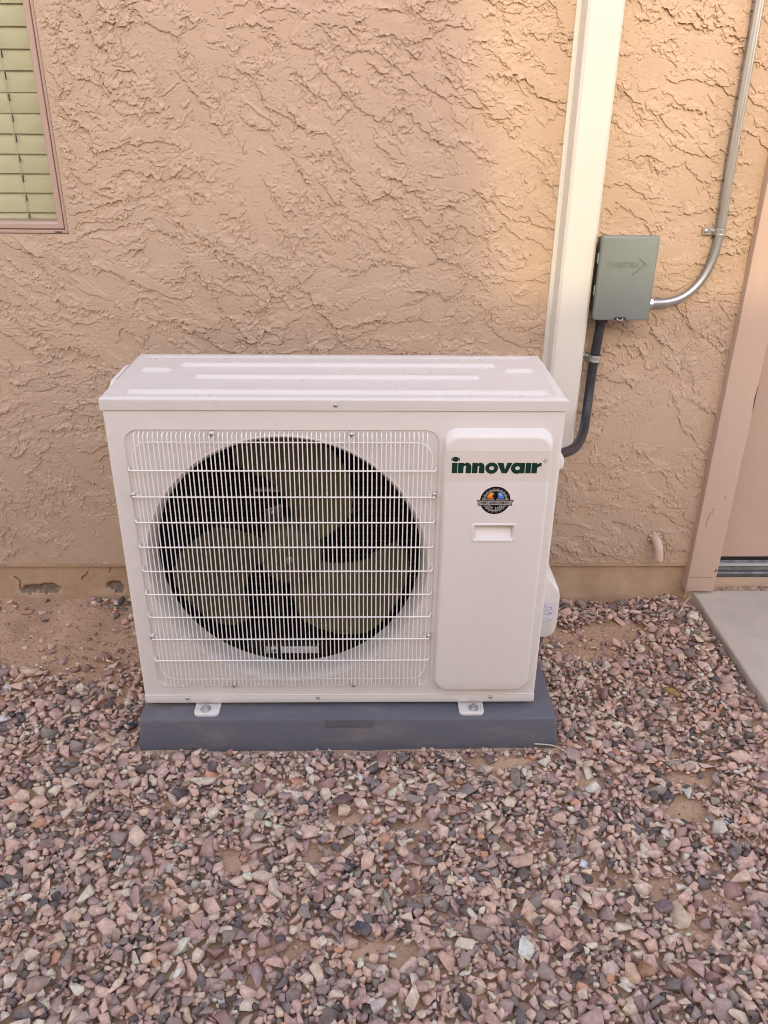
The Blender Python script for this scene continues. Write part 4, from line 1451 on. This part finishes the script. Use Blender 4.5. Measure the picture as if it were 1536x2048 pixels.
def rotmats(rz, tx, ty):
    cz, sz = np.cos(rz), np.sin(rz)
    cx_, sx = np.cos(tx), np.sin(tx)
    cy, sy = np.cos(ty), np.sin(ty)
    n = len(rz)
    Rz = np.zeros((n, 3, 3)); Rz[:, 0, 0] = cz; Rz[:, 0, 1] = -sz; Rz[:, 1, 0] = sz; Rz[:, 1, 1] = cz; Rz[:, 2, 2] = 1
    Rx = np.zeros((n, 3, 3)); Rx[:, 0, 0] = 1; Rx[:, 1, 1] = cx_; Rx[:, 1, 2] = -sx; Rx[:, 2, 1] = sx; Rx[:, 2, 2] = cx_
    Ry = np.zeros((n, 3, 3)); Ry[:, 1, 1] = 1; Ry[:, 0, 0] = cy; Ry[:, 0, 2] = sy; Ry[:, 2, 0] = -sy; Ry[:, 2, 2] = cy
    return Rx @ Ry @ Rz


def build_stones(name, S, protos, label=None, colscale=1.0):
    n = len(S)
    pi_ = RNG.integers(0, len(protos), n)
    ci = RNG.choice(len(pc), n, p=pw)
    cols = pc[ci] * (1 + RNG.normal(0, 0.10, (n, 1))) * (1 + RNG.normal(0, 0.014, (n, 3))) * colscale
    cols = np.clip(cols, 0.012, 0.66)
    Rm = rotmats(S[:, 4], S[:, 5], S[:, 6])
    VV, FF, CC, off = [], [], [], 0
    for p in range(len(protos)):
        sel = np.nonzero(pi_ == p)[0]
        if not len(sel):
            continue
        V, F = protos[p]
        st = RNG.uniform(0.8, 1.15, (len(sel), 1, 3))
        pv = V[None] * st * S[sel, 3][:, None, None]
        pv = np.einsum('nij,nvj->nvi', Rm[sel], pv) + S[sel, None, 0:3]
        VV.append(pv.reshape(-1, 3))
        fi = F[None] + (np.arange(len(sel)) * len(V))[:, None, None] + off
        FF.append(fi.reshape(-1, 3))
        CC.append(np.repeat(cols[sel], len(V), axis=0))
        off += len(sel) * len(V)
    V, F, Cc = np.vstack(VV), np.vstack(FF), np.vstack(CC)
    me = mesh_arrays(name, V, F)
    at = me.color_attributes.new('Col', 'FLOAT_COLOR', 'POINT')
    at.data.foreach_set('color', np.hstack([Cc, np.ones((len(Cc), 1))]).astype(np.float32).ravel())
    o = link(name, me, M['stone'])
    return tag(o, label, 'gravel', kind='stuff')


SV = S[:n_view]
build_stones('gravel', SV[SV[:, 3] >= 0.0112], PROTO, 'crushed pink, mauve and grey landscaping gravel covering the ground')
build_stones('gravel', SV[SV[:, 3] < 0.0112], PROTO_LO, 'small gravel chips filling the gaps between the larger stones')
build_stones('gravel', S[n_view:], PROTO_LO, 'crushed landscaping gravel further out in the side yard')
# grit between the stones
ng_ = 13000
gx_, gy_ = RNG.uniform(-1.2, 1.12, ng_), RNG.uniform(-0.95, 0.6, ng_)
ga = np.clip(np.exp(RNG.normal(math.log(0.0028), 0.4, ng_)), 0.0014, 0.006)
ok = ~blocked(gx_, gy_, ga) & (RNG.uniform(0, 1, ng_) < 0.35 + 0.65 * bare(gx_, gy_))
gz_ = ground_h(gx_, gy_) + ga * 0.15
GS = np.stack([gx_, gy_, gz_, ga, RNG.uniform(0, 6.28, ng_), RNG.normal(0, .5, ng_), RNG.normal(0, .5, ng_)], -1)[ok]
build_stones('grit', GS, [proto(7, 0, 0.7, 1300 + k) for k in range(10)], 'fine soil crumbs and grit between the gravel', 0.85)


# stones one can pick out
def hm_at(x, y):
    return float(HM[int((y - HY0) / RES), int((x - HX0) / RES)])


def single(name, label, cat, x, y, dims, col, seed, rz=0.0, tilt=(0, 0), sink=0.35, n=14, group=None):
    V, F = proto(n, 0.06, 1.0, seed)
    V = V * np.array(dims)
    R_ = rotmats(np.array([rz]), np.array([tilt[0]]), np.array([tilt[1]]))[0]
    V = V @ R_.T
    me = mesh_arrays(name, V, F)
    at = me.color_attributes.new('Col', 'FLOAT_COLOR', 'POINT')
    c = np.array(srgb(*col)[:3]) * 0.85
    at.data.foreach_set('color', np.tile(np.append(c, 1), (len(V), 1)).astype(np.float32).ravel())
    o = link(name, me, M['stone'])
    o.location = (x, y, hm_at(x, y) + dims[2] * (1 - 2 * sink))
    return tag(o, label, cat, group)


SG = 'stones that stand out in the gravel'
single('stone', 'large pale pink rough stone lying flat in the right foreground', 'stone', 0.381, -0.392, (0.042, 0.030, 0.011), (205, 168, 146), 31, 0.15, group=SG)
single('stone', 'big cream white jagged stone at the left front corner of the pad', 'stone', -0.548, -0.030, (0.022, 0.027, 0.012), (222, 202, 182), 32, 0.9, group=SG)
single('stone', 'dark slate stone beside the pad corner, behind the cream stone', 'stone', -0.532, 0.022, (0.022, 0.019, 0.013), (72, 74, 82), 33, 0.4, group=SG)
single('stone', 'smooth oval plum coloured pebble on bare soil in front of the pad', 'stone', 0.010, -0.237, (0.027, 0.014, 0.011), (118, 92, 92), 34, 0.45, n=40, group=SG)
single('stone', 'long grey green splinter stone pointing at the viewer', 'stone', 0.105, -0.496, (0.034, 0.009, 0.008), (150, 142, 130), 35, -1.35, group=SG)
single('stone', 'dark blue grey stone left of the long splinter stone', 'stone', 0.058, -0.553, (0.024, 0.020, 0.015), (86, 86, 94), 36, 0.2, group=SG)
single('stone', 'rust brown oblong stone near the bottom right edge', 'stone', 0.560, -0.645, (0.017, 0.027, 0.013), (168, 122, 98), 37, 0.15, group=SG)
single('stone', 'off-white angular stone in the lower middle of the gravel', 'stone', 0.083, -0.700, (0.021, 0.017, 0.012), (206, 190, 184), 38, 0.6, group=SG)
single('stone', 'pale chalky stone in the left foreground gravel', 'stone', -0.335, -0.408, (0.017, 0.013, 0.010), (212, 200, 192), 39, 0.6, group=SG)
single('stone', 'round plum stone on the right beside bare soil', 'stone', 0.640, -0.512, (0.023, 0.020, 0.011), (130, 108, 112), 40, 0.2, n=34, group=SG)
single('stone', 'small white quartz chip near the right edge', 'stone', 0.925, -0.163, (0.012, 0.008, 0.006), (226, 220, 214), 41, 0.0, group=SG)
single('stone', 'cream stone standing at the right front corner of the pad', 'stone', 0.565, 0.020, (0.012, 0.022, 0.014), (212, 178, 158), 42, 0.3, group=SG)
single('stone', 'large half buried pink stone by the left foundation', 'stone', -0.965, 0.525, (0.022, 0.018, 0.012), (186, 144, 124), 43, 0.3, group=SG)

# litter
bm = bmesh.new()
n_ = 9
for i in range(n_ + 1):
    u = i / n_
    w = 0.0125 * math.sin(math.pi * u ** 0.8) + 0.0006
    for j in range(-2, 3):
        bm.verts.new((u * 0.052 - 0.026, j / 2 * w, 0.004 * abs(j / 2) ** 1.4 + 0.007 * math.sin(u * 3.0) + 0.001 * math.sin(j * 3 + i * 2)))
bm.verts.ensure_lookup_table()
for i in range(n_):
    for j in range(4):
        bm.faces.new([bm.verts[k] for k in (i * 5 + j, (i + 1) * 5 + j, (i + 1) * 5 + j + 1, i * 5 + j + 1)])
bmesh.ops.solidify(bm, geom=list(bm.faces), thickness=0.0005)
lf = obj('dry_leaf', bm, M['leaf'], smooth=True)
lf.location = (0.873, 0.126, hm_at(0.873, 0.126) + 0.002)
lf.rotation_euler = (0.12, 0.18, -0.75)
tag(lf, 'curled yellow dry leaf lying on the gravel near the slab', 'leaf')


def straw(name, label, pts, r, m='straw'):
    bm = bmesh.new()
    P = smooth_path(pts, 6)
    tube(bm, P, [r * (1 - 0.5 * i / len(P)) for i in range(len(P))], 6)
    o = obj(name, bm, M[m], smooth=True)
    return tag(o, label, 'straw')


z1 = max(hm_at(0.50, -0.075), hm_at(0.545, -0.085)) + 0.002
straw('dry_straw', 'tan dry grass blade lying at the right front corner of the pad', [(0.470, -0.064, z1 + 0.004), (0.515, -0.070, z1 + 0.003), (0.548, -0.092, z1)], 0.0019)
z1 = hm_at(1.03, 0.53) + 0.003
straw('dry_straw', 'white bent twig beside the foot of the door casing', [(1.000, 0.470, z1), (1.022, 0.500, z1 + 0.004), (1.046, 0.530, z1 + 0.012), (1.066, 0.548, z1 + 0.014)], 0.0022)
z1 = hm_at(0.87, -0.35) + 0.006
straw('dry_straw', 'thin dry stem lying in the gravel near the right edge', [(0.853, -0.322, z1), (0.868, -0.345, z1 + 0.002), (0.880, -0.372, z1)], 0.0010)


def scrap(name, label, x, y, s, m, seed, lift=0.004):
    V, F = proto(9, 0.05, 0.5, seed)
    me = mesh_arrays(name, V * s, F)
    o = link(name, me, M[m])
    o.location = (x, y, hm_at(x, y) + lift)
    o.rotation_euler = (0.3, 0.2, seed)
    return tag(o, label, 'scrap')


scrap('plastic_scrap', 'small blue plastic scrap in the gravel right of the pad', 0.663, 0.280, 0.0085, 'bluep', 5)
scrap('plastic_scrap', 'tiny red plastic scrap by the house foundation', 0.816, 0.570, 0.0065, 'redp', 6)
scrap('plastic_scrap', 'tiny red plastic scrap near the edge of the slab', 0.935, 0.035, 0.0045, 'redp', 8)
